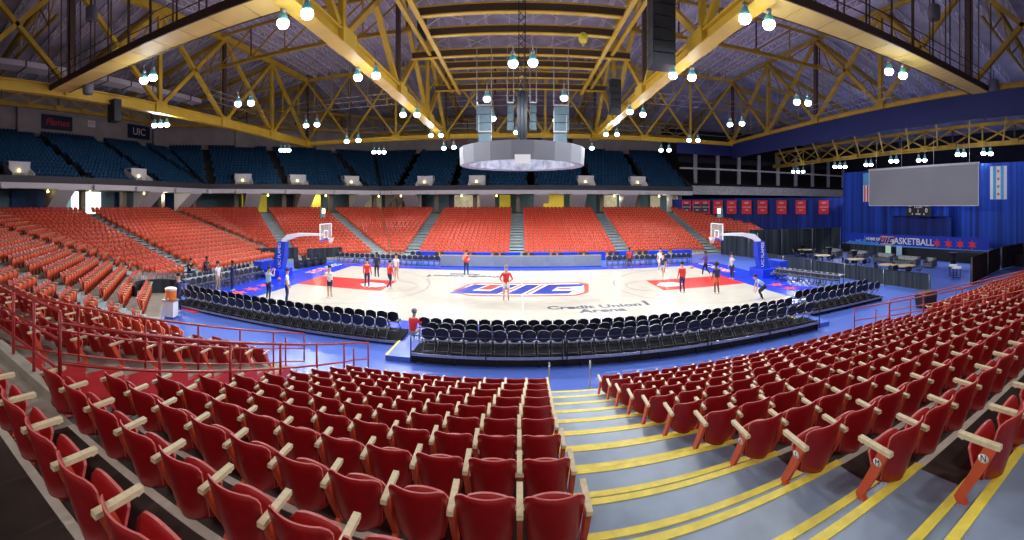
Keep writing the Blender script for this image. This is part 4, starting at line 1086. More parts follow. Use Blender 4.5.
# closing face at the right end of the deck
e = MB(); 
pr = [(31.1-.45+.25, 7.3)]
S = uf
e.add([S.P(S.d0-.45, 24.4, 6.8), S.P(S.d0+14, 24.4, 6.9)]+[S.P(S.d0+14, 24.4, UZ+UN*UR), S.P(S.d0-.45, 24.4, 8.0)], [(0, 1, 2, 3)])
struct('wall_upper_deck_end', e, M['deck_dark'])
struct('trim_upper_deck_fascia', f, [M['deck_dark'], M['deck_white'], M['wall_dark']])
# walls behind the upper deck and behind the concourse
w = MB(); c = MB()
for S in USECS:
    db = S.d0+UN*UD
    w.add([S.P(db, S.s0(db), UZ+UN*UR-1), S.P(db, S.s1(db), UZ+UN*UR-1), S.P(db, S.s1(db), 21), S.P(db, S.s0(db), 21)], [(0, 1, 2, 3)])
    dc = S.d0+6
    c.mat(0).add([S.P(dc, S.s0(dc), 3.8), S.P(dc, S.s1(dc), 3.8), S.P(dc, S.s1(dc), 7), S.P(dc, S.s0(dc), 7)], [(0, 1, 2, 3)])
    c.mat(1).add([S.P(S.d0-.1, S.s0(S.d0), rowz(NROW)+.05), S.P(S.d0-.1, S.s1(S.d0), rowz(NROW)+.05), S.P(dc, S.s1(dc), rowz(NROW)+.05), S.P(dc, S.s0(dc), rowz(NROW)+.05)], [(0, 1, 2, 3)])
struct('wall_behind_upper_deck', w, M['wall']); struct('wall_concourse', c, [M['teal_wall'], M['concrete_far']])
# coloured concourse panels, vomitory boxes, rakers
def panels(S, items):
    for a, wd, m, dd in items:
        b = MB(); d = S.d0+dd
        b.add([S.P(d, a-wd/2, rowz(NROW)), S.P(d, a+wd/2, rowz(NROW)), S.P(d, a+wd/2, 6.85), S.P(d, a-wd/2, 6.85)], [(0, 1, 2, 3)])
        struct('wall_panel', b, M[m])
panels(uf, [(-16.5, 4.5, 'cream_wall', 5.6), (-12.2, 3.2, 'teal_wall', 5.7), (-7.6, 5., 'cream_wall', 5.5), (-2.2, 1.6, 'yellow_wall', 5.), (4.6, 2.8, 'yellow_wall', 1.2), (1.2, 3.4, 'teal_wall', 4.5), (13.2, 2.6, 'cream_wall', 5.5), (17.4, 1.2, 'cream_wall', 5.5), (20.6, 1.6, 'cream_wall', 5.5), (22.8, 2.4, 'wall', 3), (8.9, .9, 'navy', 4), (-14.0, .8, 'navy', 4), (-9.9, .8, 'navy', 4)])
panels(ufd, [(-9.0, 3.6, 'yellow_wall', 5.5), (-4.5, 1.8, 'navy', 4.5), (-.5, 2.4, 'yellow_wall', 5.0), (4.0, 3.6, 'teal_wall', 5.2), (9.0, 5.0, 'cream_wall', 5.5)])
panels(ul, [(8.5, 3.4, 'blue_wall', 5.6), (4.8, 2.4, 'teal_wall', 5), (4.6, 2.6, 'blue_wall', 5.3), (-.7, 4.0, 'bright', 5.4), (-6.6, 6.5, 'blue_wall', 5.6), (2.0, 1.1, 'teal_wall', 4.5), (12.5, 4.0, 'blue_wall', 5.4)])
panels(und, [(10, 6, 'blue_wall', 5.5), (2, 7, 'cream_wall', 5.5), (-8, 9, 'cream_wall', 5.5)])
PREC = {'far': (-15.2, -8.6, 7.2, 14.2, 18.0), 'far_left': (-8.6, 8.2), 'left': (9.2, -1.5, -11.5), 'near_left': (6.0, -6)}
# support columns and slanted stair undersides below the deck
nc = 0
for S, ss in ((uf, (-15.2, -4.5, 2.9, 8.0, 15.2)), (ufd, (-10, -2.8, 5.2, 11)), (ul, (11.5, 5.0, -6.5)), (und, (10.5, 1.0, -9))):
    for a in ss:
        nc += 1
        b = MB(); p0 = S.P(S.d0+.2, a, 0); 
        for sd in (-1,):
            vs = []
            for dd, z0_, z1_ in ((-.35, 6.75, 6.9), (2.6, 4.5, 6.9)):
                for aa in (a-1.0, a+1.0): vs += [S.P(S.d0+dd, aa, z0_), S.P(S.d0+dd, aa, z1_)]
            b.add(vs, [(0, 1, 3, 2), (4, 6, 7, 5), (0, 2, 6, 4), (0, 4, 5, 1), (2, 3, 7, 6)])
        struct('trim_raker_%d' % nc, b, M['deck_white'])
for S, ss in ((uf, (-18., -11.8, -6.3, -.3, 5.6, 11.5, 16.8, 23.2)), (ufd, (-12, -5.5, 1.2, 8, 13)), (ul, (13.5, 8, 2.2, -3.2, -13)), (und, (13, 4.5, -4.5))):
    for a in ss:
        nc += 1; b = MB(); p = S.P(S.d0+2.2, a, 5.6); b.box(p, (.55, .55, 2.9), math.atan2(S.n.y, S.n.x)); struct('trim_column_%d' % nc, b, M['concrete_far'])
        b = MB(); p = S.P(S.d0-.55, a, 7.05); b.box(p, (.5, .75, .5), math.atan2(S.n.y, S.n.x)); struct('trim_bracket_%d' % nc, b, M['deck_white'])
# small warm lamps under the deck edge
nl = 0
for S, ss in ((uf, (-16.6, -8.0, -3.2, 3.4, 13.0, 19.6)), (ufd, (-8, 0, 8)), (ul, (4, -3.2, -8)), (und, (9, 7.5))):
    for a in ss:
        nl += 1; p = S.P(S.d0+.7, a, 6.62)
        b = MB(); b.ball((0, 0, 0), .13, 10); b.tube([(0, 0, .1), (0, 0, .25)], .04, 6)
        o = b.build('soffit_lamp', M['warm'], None, label='small warm lamp under the upper deck edge, %s from the right end' % od(nl), cat='lamp', group='warm lamps under the upper deck'); o.location = p
# upper seats -----------------------------------------------------------------
UAIS = {'far': (-17.0, -9.2, 1.5, 9.6, 17.6), 'far_left': (-15.5, -5.4, 5.6, 15.0), 'left': (14.0, 6.2, -3.4, -12.5, -16), 'near_left': (-12, -2.5, 8.), 'near': (22,)}
UVOM = {'far': (-13.2, -5.9, 9.1, 16.6), 'far_left': (-11.2, -3.8, 4.0), 'left': (3.6, -10.8), 'near_left': (4.0, -8)}
ups = []; ub = MB()
for S in USECS:
    for k in range(1, UN+1):
        d = S.d0+(k-1)*UD+.5; z = UZ+(k-1)*UR
        lo, hi = S.s0(d)+.2, S.s1(d)-.2
        n = int((hi-lo)/.52)
        idx = 0
        for i in range(n):
            a = lo+.52*(i+.5); 
            if any(abs(a-c) < .62 for c in UAIS.get(S.name, ())): idx = 0; continue
            idx += 1
            if k <= 4 and any(abs(a-c) < 1.25 for c in UVOM.get(S.name, ())): continue
            p = S.P(d, a, z); rz = math.atan2(-S.n.y, -S.n.x)-PI/2
            if in_view(p.x, p.y, p.z+.4, 30): ups.append((p.x, p.y, p.z, rz, S.name, k, i+1, proj(p.x, p.y, p.z)[2]))
    for c in UAIS.get(S.name, ()):
        for k in range(1, UN+1):
            d = S.d0+(k-1)*UD; z = UZ+(k-1)*UR+.01
            if not (S.s0(d) < c < S.s1(d)): continue
            ub.add([S.P(d, c-.5, z), S.P(d, c+.5, z), S.P(d+UD, c+.5, z), S.P(d+UD, c-.5, z), S.P(d, c-.5, z-UR), S.P(d, c+.5, z-UR)], [(0, 1, 2, 3), (4, 5, 1, 0)])
struct('floor_upper_aisles', ub, M['uaisle'])
def useat_mesh():
    b = MB(); shell(b, .47, .5, .0, .22, -.1, .80, .05, .03, 3, 2, mi=0, rim=1); b.mat(0).box((0, .17, .40), (.42, .36, .05), R=Matrix.Rotation(.5, 3, 'X')); b.mat(1).box((-.25, .1, .3), (.04, .1, .6)); return b
ups.sort(key=lambda p: p[7])
ume = useat_mesh().mesh('upper_deck_seat', [M['useat'], M['useat_rim']])
NMS = {'far': 'far', 'far_left': 'far left corner', 'left': 'left', 'near_left': 'near left corner', 'near': 'near'}
for p in ups[:300]:
    o = bpy.data.objects.new('upper_deck_seat', ume); COL.objects.link(o); o.location = p[:3]; o.rotation_euler = (0, 0, p[3])
    tag(o, 'dark blue seat, %s upper deck, %s row up, %s from left end' % (NMS[p[4]], od(p[5]), od(p[6])), 'seat', 'dark blue seats of the upper deck')
mass('upper_deck_seating', useat_mesh(), ups[300:], [M['useat'], M['useat_rim']], label='rows of dark blue seats filling the rest of the upper deck', cat='seating', kind='stuff')
nv = 0
for S in USECS:
    for a in UVOM.get(S.name, ()):
        nv += 1
        rz = math.atan2(S.n.y, S.n.x)-PI/2; p = S.P(S.d0+.2, a, UZ-.1)
        t = empty('stair_exit', p, rz, label='pale stair exit box set in the upper deck front, %s from the right' % od(nv), cat='stair exit', group='stair exits in the upper deck')
        b = MB()
        for sd in (-1, 1):
            b = MB()
            b.add([(sd*1.15, -.1, 0), (sd*1.15, 2.2, 0), (sd*1.15, 2.2, 2.1), (sd*1.15, -.1, .9), (sd*1.05, -.1, 0), (sd*1.05, 2.2, 0), (sd*1.05, 2.2, 2.1), (sd*1.05, -.1, .9)],
                  [(0, 1, 2, 3), (7, 6, 5, 4), (3, 2, 6, 7), (0, 3, 7, 4)])
            b.build('side_wall', M['deck_white'], t)
        b = MB(); b.b6(-1.1, 1.1, .9, 1.02, 0, 2.0); b.b6(-1.15, 1.15, .9, 2.2, 2.0, 2.1); b.build('back_wall', M['deck_white'], t)
        b = MB(); b.b6(-.85, .5, .82, .9, .0, 1.0); b.build('opening', M['concrete'], t)
        b = MB(); b.ball((-.1, .8, 1.25), .13, 8); b.build('lamp', M['warm'], t)
# signs on the upper wall
def wall_sign(S, a, z, w, h, base, body, col, label, size=.7, shear=0.):
    db = S.d0+UN*UD-.12; p = S.P(db, a, z); rz = math.atan2(S.n.y, S.n.x)-PI/2
    t = empty('wall_sign', p, rz, label=label, cat='sign')
    b = MB(); b.b6(-w/2, w/2, -.05, .05, -h/2, h/2); b.build('panel', M[base], t)
    if body: text('sign_lettering', body, size, (p.x-S.n.x*.07, p.y-S.n.y*.07, z), S.t, (0, 0, 1), M[col], t, .01, shear=shear)
wall_sign(ul, -.2, 16.2, 4.6, 1.9, 'navy', 'Flames', 'star', 'dark wall sign with red script lettering above the left upper deck', 1.3, .3)
wall_sign(ul, 13.6, 16.3, 4.2, 2.0, 'navy', 'UIC', 'c_white', 'dark wall sign with outlined UIC letters above the left upper deck', 1.5)
wall_sign(uf, -10.0, 15.9, 2.7, 1.5, 'grey_board', 'UIC 82', 'star', 'grey wall sign with red lettering left of the hanging ring', .9)
wall_sign(uf, 7.4, 15.9, 2.8, 1.4, 'navy', 'UIC', 'star', 'small navy wall sign behind the hanging ring', .9)
wall_sign(uf, 2.4, 15.9, 2.4, 1.4, 'navy', 'UIC', 'star', 'narrow navy wall sign right of the central mast', .9)
for i, (S, a) in enumerate(((ul, -4.4), (ul, 5.2), (ul, 17.6), (ufd, -9), (ufd, 4.0))):
    wall_sign(S, a, 16.6, 1.2, .9, 'white', 'EXIT', 'star', 'small white exit sign on the upper wall, %s from the left' % od(i+1), .45)
for i, (S, a, w) in enumerate(((ul, -4.4, 3.2), (ul, 17.8, 3.2), (ufd, -9.2, 3.2), (ufd, 4.2, 3.2), (uf, -14, 3.4), (uf, 16, 3.4))):
    b = MB(); p = S.P(S.d0+UN*UD-.3, a, 16.4); b.box(p, (w, .5, 3.8), math.atan2(S.n.y, S.n.x)-PI/2); struct('trim_wall_pier_%d' % i, b, M['wall'])
# right side: outer walls and ledges above the curtains
b = MB(); b.b6(24.5, 62, 45.5, 46, 0, 21); struct('wall_right_back', b, M['wall_dark'])
b = MB(); b.b6(61, 61.5, -40, 46, 0, 21); struct('wall_right', b, M['wall_dark'])
b = MB(); b.mat(0).b6(24.6, 60, 36, 45.4, 8.4, 8.9); b.mat(1).b6(24.6, 60, 35.9, 36.1, 7.1, 8.5); b.mat(0).b6(24.6, 60, 36, 36.4, 12.2, 13.0)
b.mat(2)
for i in range(9): b.b6(27+i*4.0, 27.5+i*4.0, 35.6, 36, 8.9, 14)
b.mat(1).b6(24.6, 60, 35.5, 35.9, 11.1, 11.35)
struct('trim_balcony_right', b, [M['wall_dark'], M['riser'], M['wall']])
#@@SECTION roof
# ------------------------------------------------------------------ roof steel
HB, HT = 14.0, 23.0
XR, XI = 29.0, 9.4
YF, YM, YN = 26.6, 7.7, -11.2
def truss(p0, p1, zb, zt, n, label, wch=.55, hch=.62, mt='truss', wv=.40, wd=.36, dk='brown', rail=False, group='main yellow roof trusses', pat='x'):
    a, c = Vector((*p0, 0)), Vector((*p1, 0)); t = empty('roof_truss', (a.x, a.y, zb), math.atan2(c.y-a.y, c.x-a.x), label=label, cat='truss', group=group)
    L = (c-a).length; H = zt-zb
    b = MB(); b.beam((0, 0, 0), (L, 0, 0), wch*.45, hch); b.beam((0, 0, hch*.45), (L, 0, hch*.45), wch, hch*.14); b.beam((0, 0, -hch*.45), (L, 0, -hch*.45), wch, hch*.14); b.build('bottom_chord', M[mt], t)
    b = MB(); b.beam((0, 0, H), (L, 0, H), wch*.7, hch*.8); b.build('top_chord', M[mt], t)
    for i in range(n+1):
        x = L*i/n
        b = MB(); b.beam((x, 0, 0), (x, 0, H), wv, wv*.8)
        b.build('vertical', M[dk] if i % 2 else M[mt], t)
        b = MB(); b.box((x, 0, .1), (wch*2.2, wch*1.15, hch*1.3)); b.build('gusset_plate', M[mt], t)
    for i in range(n):
        x0, x1 = L*i/n, L*(i+1)/n
        b = MB(); b.beam((x0, 0, .2), (x1, 0, H-.2), wd); b.build('diagonal', M[mt], t)
        if pat == 'x': b = MB(); b.beam((x1, 0, .2), (x0, 0, H-.2), wd); b.build('diagonal', M[mt], t)
    if rail:
        for z in (.9, 1.5): b = MB(); b.beam((0, -.5, z), (L, -.5, z), .05); b.build('handrail', M['alu'], t)
    return t
Y0 = YN-.0
nodes = 35.0/3
truss((-XI, CY-.6), (-XI, YF), HB, HT, 5, 'yellow main roof truss left of the central mast', wch=.85, hch=.7)
truss((XI, CY-.6), (XI, YF), HB, HT, 5, 'yellow main roof truss right of the central mast', wch=.85, hch=.7)
truss((-XR, YN-8), (-XR, YF), HB, HT, 5, 'yellow roof truss along the left side', wch=.6, hch=.85)
truss((XR, YN-8), (XR, YF), HB+.2, HT, 5, 'yellow roof truss above the blue fascia on the right side', wch=.5, hch=.4, mt='truss_dim')
truss((-XR, YF), (-XI, YF), HB, HT, 3, 'yellow roof truss across the far left', wch=.5, hch=.5, wv=.26, wd=.22, rail=True)
truss((-XI, YF), (XI, YF), HB, HT, 3, 'yellow roof truss across the far side behind the mast', wch=.5, hch=.5, wv=.26, wd=.22, rail=True)
truss((XI, YF), (XR, YF), HB, HT, 3, 'yellow roof truss across the far right', wch=.5, hch=.5, wv=.26, wd=.22, rail=True)
truss((-XR, YM), (-XI, YM), HT-3.2, HT, 5, 'shallow ochre truss high between left trusses', wch=.3, hch=.3, mt='truss_dim', wv=.12, wd=.12, pat='n')
truss((XI, YM), (XR, YM), HT-3.2, HT, 5, 'shallow ochre truss high between right trusses', wch=.3, hch=.3, mt='truss_dim', wv=.12, wd=.12, pat='n')
# outer perimeter trusses over the upper deck
truss((-45.5, -28), (-45.5, 16), 16.9, 19.4, 12, 'ochre perimeter truss along the left upper wall', wch=.4, hch=.45, mt='truss_dim', wv=.16, wd=.16, group='perimeter roof trusses')
truss((-45.5, 16), (-19, 42), 16.9, 19.4, 10, 'ochre perimeter truss over the far left corner', wch=.4, hch=.45, mt='truss_dim', wv=.16, wd=.16, group='perimeter roof trusses')
truss((-19, 42.5), (30, 42.5), 17.2, 19.4, 14, 'ochre perimeter truss along the far upper wall', wch=.4, hch=.45, mt='truss_dim', wv=.16, wd=.16, group='perimeter roof trusses')
truss((41.5, -28), (41.5, 34), 12.0, 14.2, 16, 'ochre truss high above the projection screen', wch=.45, hch=.45, mt='truss_dim', wv=.16, wd=.16, group='perimeter roof trusses')
truss((38.2, -28), (38.2, 24), 14.6, 16.2, 14, 'second ochre truss in front of the one above the screen', wch=.35, hch=.35, mt='truss_dim', wv=.14, wd=.14, group='perimeter roof trusses')
b = MB()
for i in range(14):
    y = -26+i*4.2; b = MB(); b.beam((38.2, y, 14.6), (41.5, y+2, 12.0), .16)
    b.build('truss_brace', M['truss_dim'], None, label='slanting ochre brace between the trusses above the screen, %s from the right' % od(i+1), cat='brace', group='slanting braces above the screen')
# sloped hips joining main ring to the perimeter
hp = 0
for (a, c_) in [((-XR, y, HT-.5), (-46, y, 19.3)) for y in (-19, -11.2, -1.8, 7.7, 17.2, 26.6)]+[((x, YF, HT-.5), (x, 43, 19.3)) for x in (-29, -19, -9.4, 0, 9.4, 19, 29)]+[((XR, y, HT-.5), (48, y, 17)) for y in (-19, -11.2, -1.8, 7.7, 17.2, 26.6)]:
    hp += 1; b = MB(); b.beam(a, c_, .3, .45)
    n = 5; A0, C0 = Vector(a), Vector(c_)
    b.beam(A0-Vector((0, 0, 2.6)), C0-Vector((0, 0, .8)), .2)
    for i in range(n):
        p0, p1 = A0.lerp(C0, i/n), A0.lerp(C0, (i+1)/n); q0 = (A0-Vector((0, 0, 2.6))).lerp(C0-Vector((0, 0, .8)), (i+.5)/n)
        b.beam(p0, q0, .12); b.beam(q0, p1, .12)
    o = b.build('roof_rafter', M['truss_dim'], None, label='sloping ochre trussed rafter, %s of the outer roof bays' % od(hp), cat='rafter', group='sloping rafters of the outer roof')
# blue fascia under the right ring
b = MB(); b.b6(XR-.12, XR+.12, CY-2, YF, 12.0, HB-.05); b.b6(20.5, XR, YF-.1, YF+.1, 12.3, HB-.1)
b.build('fascia_cloth', M['blue_fascia'], None, label='deep blue cloth fascia hanging along the right roof truss', cat='fascia')
# box catwalks
def catwalk(p0, p1, label):
    a, c = Vector((*p0, HB)), Vector((*p1, HB)); t = empty('catwalk', a, math.atan2(c.y-a.y, c.x-a.x), label=label, cat='catwalk', group='box catwalks between main trusses')
    L = (c-a).length; n = 10
    for i in range(n):
        x0, x1 = L*i/n+.03, L*(i+1)/n-.03
        b = MB(); b.b6(x0, x1, -.75, .75, -.08, .0); b.b6(x0, x1, -.75, -.70, 0, .25); b.build('floor_panel', M['cat_pan'], t)
    for sd in (-.8, .8):
        b = MB(); b.beam((0, sd, .1), (L, sd, .1), .08, .42); b.build('side_beam', M['brown'], t)
        for z in (.75, 1.3):
            b = MB(); b.beam((0, sd, z), (L, sd, z), .045); b.build('handrail', M['brown'], t)
    for i in range(11):
        x = L*i/10
        b = MB(); b.beam((x, -.8, 0), (x, -.8, 9), .07); b.beam((x, .8, 0), (x, .8, 9), .07); b.build('hanger', M['brown'], t)
    return t
catwalk((-XR, YN), (-XI, YN), 'yellow box catwalk crossing the roof at upper left')
catwalk((XI, YN), (XR, YN), 'yellow box catwalk crossing the roof at upper right')
# thin rigging walkways across the middle bay (white rails)
def thin_walk(p0, p1, z, label):
    a, c = Vector((*p0, z)), Vector((*p1, z)); t = empty('rigging_walkway', a, math.atan2(c.y-a.y, c.x-a.x), label=label, cat='walkway', group='thin rigging walkways')
    L = (c-a).length
    for zz in (0, .6, 1.1): b = MB(); b.tube([(0, 0, zz), (L, 0, zz)], .03, 5); b.build('rail', M['alu'], t)
    for i in range(int(L/2)+1): b = MB(); b.beam((i*2, 0, 0), (i*2, 0, 4.5), .05); b.build('hanger', M['truss_dim'], t)
thin_walk((-XR, 13.5), (-XI, 13.5), 15.2, 'thin pale rigging walkway in the left roof bay')
thin_walk((XI, 14.5), (XR, 14.5), 15.6, 'thin pale rigging walkway in the right roof bay')
thin_walk((-XI, 20), (XI, 20), 16.2, 'thin pale rigging walkway across the middle roof bay')
thin_walk((-XR+1, 4.5), (-XR+1, YF), 15.6, 'thin pale walkway inside the left roof truss')
thin_walk((XR-1, -10), (XR-1, YF), 14.6, 'thin pale walkway inside the right roof truss')
# centre bay grid
ZG = 17.7
for i, (yr, hw) in enumerate(((12.5, 6.7), (16.5, 9.2), (20.3, 6.7), (24, 9.2), (27.4, 6.8), (30.8, 6.8), (35.2, 9.2), (38.3, 6.8), (41.5, 6.8), (45.5, 9.2))):
    t = empty('grid_beam', (0, CY+yr, ZG), label='brown and yellow cross beam of the centre rigging grid, %s from the camera' % od(i+1), cat='beam', group='cross beams of the centre rigging grid')
    b = MB(); b.b6(-hw, hw, -.06, .06, .02, .55); b.build('web', M['brown'], t)
    b = MB(); b.b6(-hw, hw, -.2, .2, -.05, .03); b.build('lower_flange', M['truss'], t)
    b = MB(); b.b6(-hw, hw, -.2, .2, .55, .6); b.build('upper_flange', M['truss'], t)
for s in (-1, 1):
    t = empty('grid_stringer', (s*6.7, CY+9, ZG-.15), label='long yellow stringer on the %s side of the rigging grid' % ('left', 'right')[s > 0], cat='beam')
    b = MB(); b.b6(-.16, .16, 0, 38, 0, .06); b.b6(-.04, .04, 0, 38, .06, .4); b.build('stringer', M['truss'], t)
    b = MB(); b.b6(-.14+s*.9, .14+s*.9, 0, 38, .3, .5); b.build('upper_stringer', M['truss'], t)
# roof deck, joists
b = MB()
b.add([(-XR, -30, HT+1), (XR, -30, HT+1), (XR, YF, HT+1), (-XR, YF, HT+1), (-58, -60, 18.6), (62, -60, 16.9), (62, 56, 16.9), (-58, 56, 18.6)],
      [(0, 1, 2, 3), (3, 2, 6, 7), (0, 3, 7, 4), (2, 1, 5, 6), (1, 0, 4, 5)])
struct('ceiling', b, M['roof'])
JC = {}
def joist(p, q, label_grp, dep=.7, w=.06):
    JC[label_grp] = JC.get(label_grp, 0)+1; jn = JC[label_grp]; p, q = Vector(p), Vector(q); L = (q-p).length; n = max(4, int(L/1.3)); b = MB(); D = Vector((0, 0, dep))
    b.beam(p, q, w*1.3); b.beam(p+D, q+D, w*1.3)
    for i in range(n):
        a, c = p.lerp(q, i/n), p.lerp(q, (i+1)/n); m = a.lerp(c, .5)
        b.beam(a+D, m, w); b.beam(m, c+D, w)
    o = b.build('roof_joist', M['joist'], None, label='pale open-web roof joist, %s of the %s' % (od(jn), label_grp.split(' in ')[-1]), cat='joist', group=label_grp)
for x in [-27.4+i*1.75 for i in range(10)]: joist((x, -24, HT+.1), (x, YF, HT+.1), 'open-web joists in the left roof bay')
for x in [-8+i*2.3 for i in range(8)]: joist((x, -16, HT+.1), (x, YF, HT+.1), 'open-web joists in the middle roof bay')
for x in [11.3+i*1.75 for i in range(10)]: joist((x, -24, HT+.1), (x, YF, HT+.1), 'open-web joists in the right roof bay')
for i in range(22):
    y = -24+i*2.4; joist((-XR, y, HT+.1), (-50, y, 19.2), 'open-web joists in the left outer slope', .8, .07)
for i in range(20):
    y = -24+i*2.5; joist((XR, y, HT+.1), (52, y, 17.6), 'open-web joists in the right outer slope', .8, .07)
for i in range(22):
    x = -28+i*2.65; joist((x, YF, HT+.1), (x, 46, 18.9), 'open-web joists in the far outer slope', .8, .07)
b = MB()
for i in range(8):
    y = -14+i*4.4
    for j in range(4): x0 = -8.8+j*4.4; b.beam((x0, y, HT-1), (x0+4.4, y+4.4, HT-1), .07); b.beam((x0+4.4, y, HT-1), (x0, y+4.4, HT-1), .07)
b.build('cross_bracing', M['joist'], None, label='thin crossed bracing under the middle roof bay', cat='bracing')
for i, (x, y) in enumerate(((-17.2, -6), (4.6, 5), (20.5, 3))):
    b = MB(); b.b6(-1.5, 1.5, -.8, .8, 0, .6); o = b.build('roof_duct', M['black'], None, label='dark roof vent box, %s from the left' % od(i+1), cat='vent'); o.location = (x, y, HT-.2)
for i, (x, yy) in enumerate(((-36.5, 8), )):
    t = empty('air_duct', (x, -14, 17.9), label='long pale striped duct under the left roof slope', cat='duct')
    b = MB(); b.b6(-.8, .8, 0, 26, 0, .5); b.build('duct', M['deck_white'], t)
    for q in range(9): b = MB(); b.b6(-.84, .84, q*3.0, q*3.0+.15, -.04, .54); b.build('duct_joint', M['brown'], t)
#@@SECTION hang
# ------------------------------------------------------------------ centre ring, mast, speakers
t = empty('ring_scoreboard', (0, 0, 7.7), label='large grey elliptical ring hanging above centre court', cat='scoreboard')
n = 20; R = 3.85
def ringpts(r, z, off=PI/20): return [(r*math.cos(2*PI*i/n+off), r*math.sin(2*PI*i/n+off), z) for i in range(n)]
b = MB()
vs = ringpts(R, 0)+ringpts(R+.05, 1.05); b.add(vs, [(i, (i+1) % n, n+(i+1) % n, n+i) for i in range(n)]); b.build('outer_skin', M['ring'], t)
b = MB(); vs = ringpts(R-.55, .05)+ringpts(R-.5, .9)+ringpts(R, 0)
b.add(vs, [((i+1) % n, i, n+i, n+(i+1) % n) for i in range(n)]+[(i, (i+1) % n, 2*n+(i+1) % n, 2*n+i) for i in range(n)]); b.build('inner_lining', M['ring_in'], t)
b = MB(); b.b6(-.42, .42, -R-.04, -R+.3, -.22, .26); b.build('camera_box', M['white'], t)
b = MB()
for i in range(6):
    a = 2*PI*i/6; b.beam((0, 0, 1.3), (R*.9*math.cos(a), R*.9*math.sin(a), .8), .08)
b.lathe([(.5, 1.2), (.5, 1.5)], n=12); b.build('frame', M['alu'], t)
t = empty('cable_mast', (0, 0, 9.2), label='dark vertical cable mast between ceiling and the hanging ring', cat='mast')
for i, (x, r) in enumerate(((-.2, .11), (0, .14), (.2, .11))): b = MB(); b.tube([(x, 0, -.2), (x, 0, 3.2)], r, 10); b.build('cable_sleeve', M['speaker'], t)
b = MB()
for sx_ in (-1, 1):
    for sy_ in (-1, 1): b.beam((sx_*.2, sy_*.2, 3.0), (sx_*.2, sy_*.2, 13.6), .05)
for i in range(22): z = 3+i*.48; b.beam((-.2, -.2, z), (.2, -.2, z+.48), .035); b.beam((.2, .2, z), (-.2, .2, z+.48), .035)
b.build('lattice_tower', M['chair_frame'], t)
def cluster(x, y, z, w, h, label, m='grille', rig=4.5, n=4, lean=0):
    t = empty('speaker_cluster', (x, y, z), label=label, cat='loudspeaker')
    for i in range(n):
        zz = h*(i+.5)/n; b = MB(); b.box((0, lean*(1-i/n), zz), (w, w*.8, h/n*.94), R=Matrix.Rotation(-.10*(n-1-i)/n, 3, 'X')); b.box((0, lean*(1-i/n)-w*.41, zz), (w*.9, .03, h/n*.8)); b.build('speaker_box', M[m], t)
    b = MB(); b.beam((-w/2, 0, h+.15), (w/2, 0, h+.15), .1); b.beam((-w/2, 0, h+.1), (-w/2, 0, h+rig), .05); b.beam((w/2, 0, h+.1), (w/2, 0, h+rig), .05); b.build('rigging_frame', M['alu'], t)
    return t
cluster(-2.35, .5, 8.9, .8, .9, 'small pale loudspeaker just above left side of the hanging ring', n=1, rig=1.2)
cluster(-2.45, 1.0, 10.0, .95, 1.6, 'grey loudspeaker stack above left side of the hanging ring', n=3)
cluster(2.45, .5, 8.9, .8, .9, 'small pale loudspeaker just above right side of the hanging ring', n=1, rig=1.2)
cluster(2.55, 1.0, 10.0, .95, 1.6, 'grey loudspeaker stack above right side of the hanging ring', n=3)
cluster(-.75, 1.6, 10.2, .42, 1.7, 'slim dark loudspeaker left of the cable mast', n=3)
cluster(.75, 1.6, 10.2, .42, 1.7, 'slim dark loudspeaker right of the cable mast', n=3)
cluster(7.5, -4.4, 12.8, 1.3, 4.0, 'very tall black loudspeaker column beside the right roof truss', m='speaker', n=6, rig=5)
cluster(8.2, 10.0, 13.3, .95, 3.0, 'dark loudspeaker column farther along the right roof truss', m='speaker', n=5, rig=4)
cluster(-8.2, 8.0, 19.0, .7, 2.0, 'small dark loudspeaker beside the left roof truss', m='speaker', n=3, rig=3)
# grey drum heaters on the catwalks
for i, (x, y, z) in enumerate(((-23.0, -12.0, 17.0), (-26.3, -10.2, 13.3), (21.3, -12.0, 16.6), (28.7, -12.4, 13.9))):
    b = MB(); b.lathe([(.36, 0), (.4, .05), (.4, .75), (.3, .85), (.05, .9)], n=16); b.tube([(0, 0, .9), (0, 0, 1.6)], .04, 6)
    o = b.build('drum_lamp', M['ring'], None, label='grey drum-shaped fitting hanging by the roof catwalk, %s from the left' % od(i+1), cat='lamp', group='grey drum fittings by the catwalks'); o.location = (x, y, z)
b = MB(); b.ball((0, 0, 0), .34, 14, 1.2); b.lathe([(.02, -.6), (.10, -.38)], n=8); o = b.build('balloon', mat('yellow_balloon', (.75, .62, .05), .3), None, label='yellow balloon caught against the rigging grid', cat='balloon'); o.location = (4.3, 3.0, 17.0)
b = MB(); b.box((0, 0, 0), (1.0, .7, 1.8)); o = b.build('hanging_speaker', M['speaker'], None, label='black loudspeaker hanging under the left roof truss', cat='loudspeaker'); o.location = (-28.6, -6.2, 13.0)

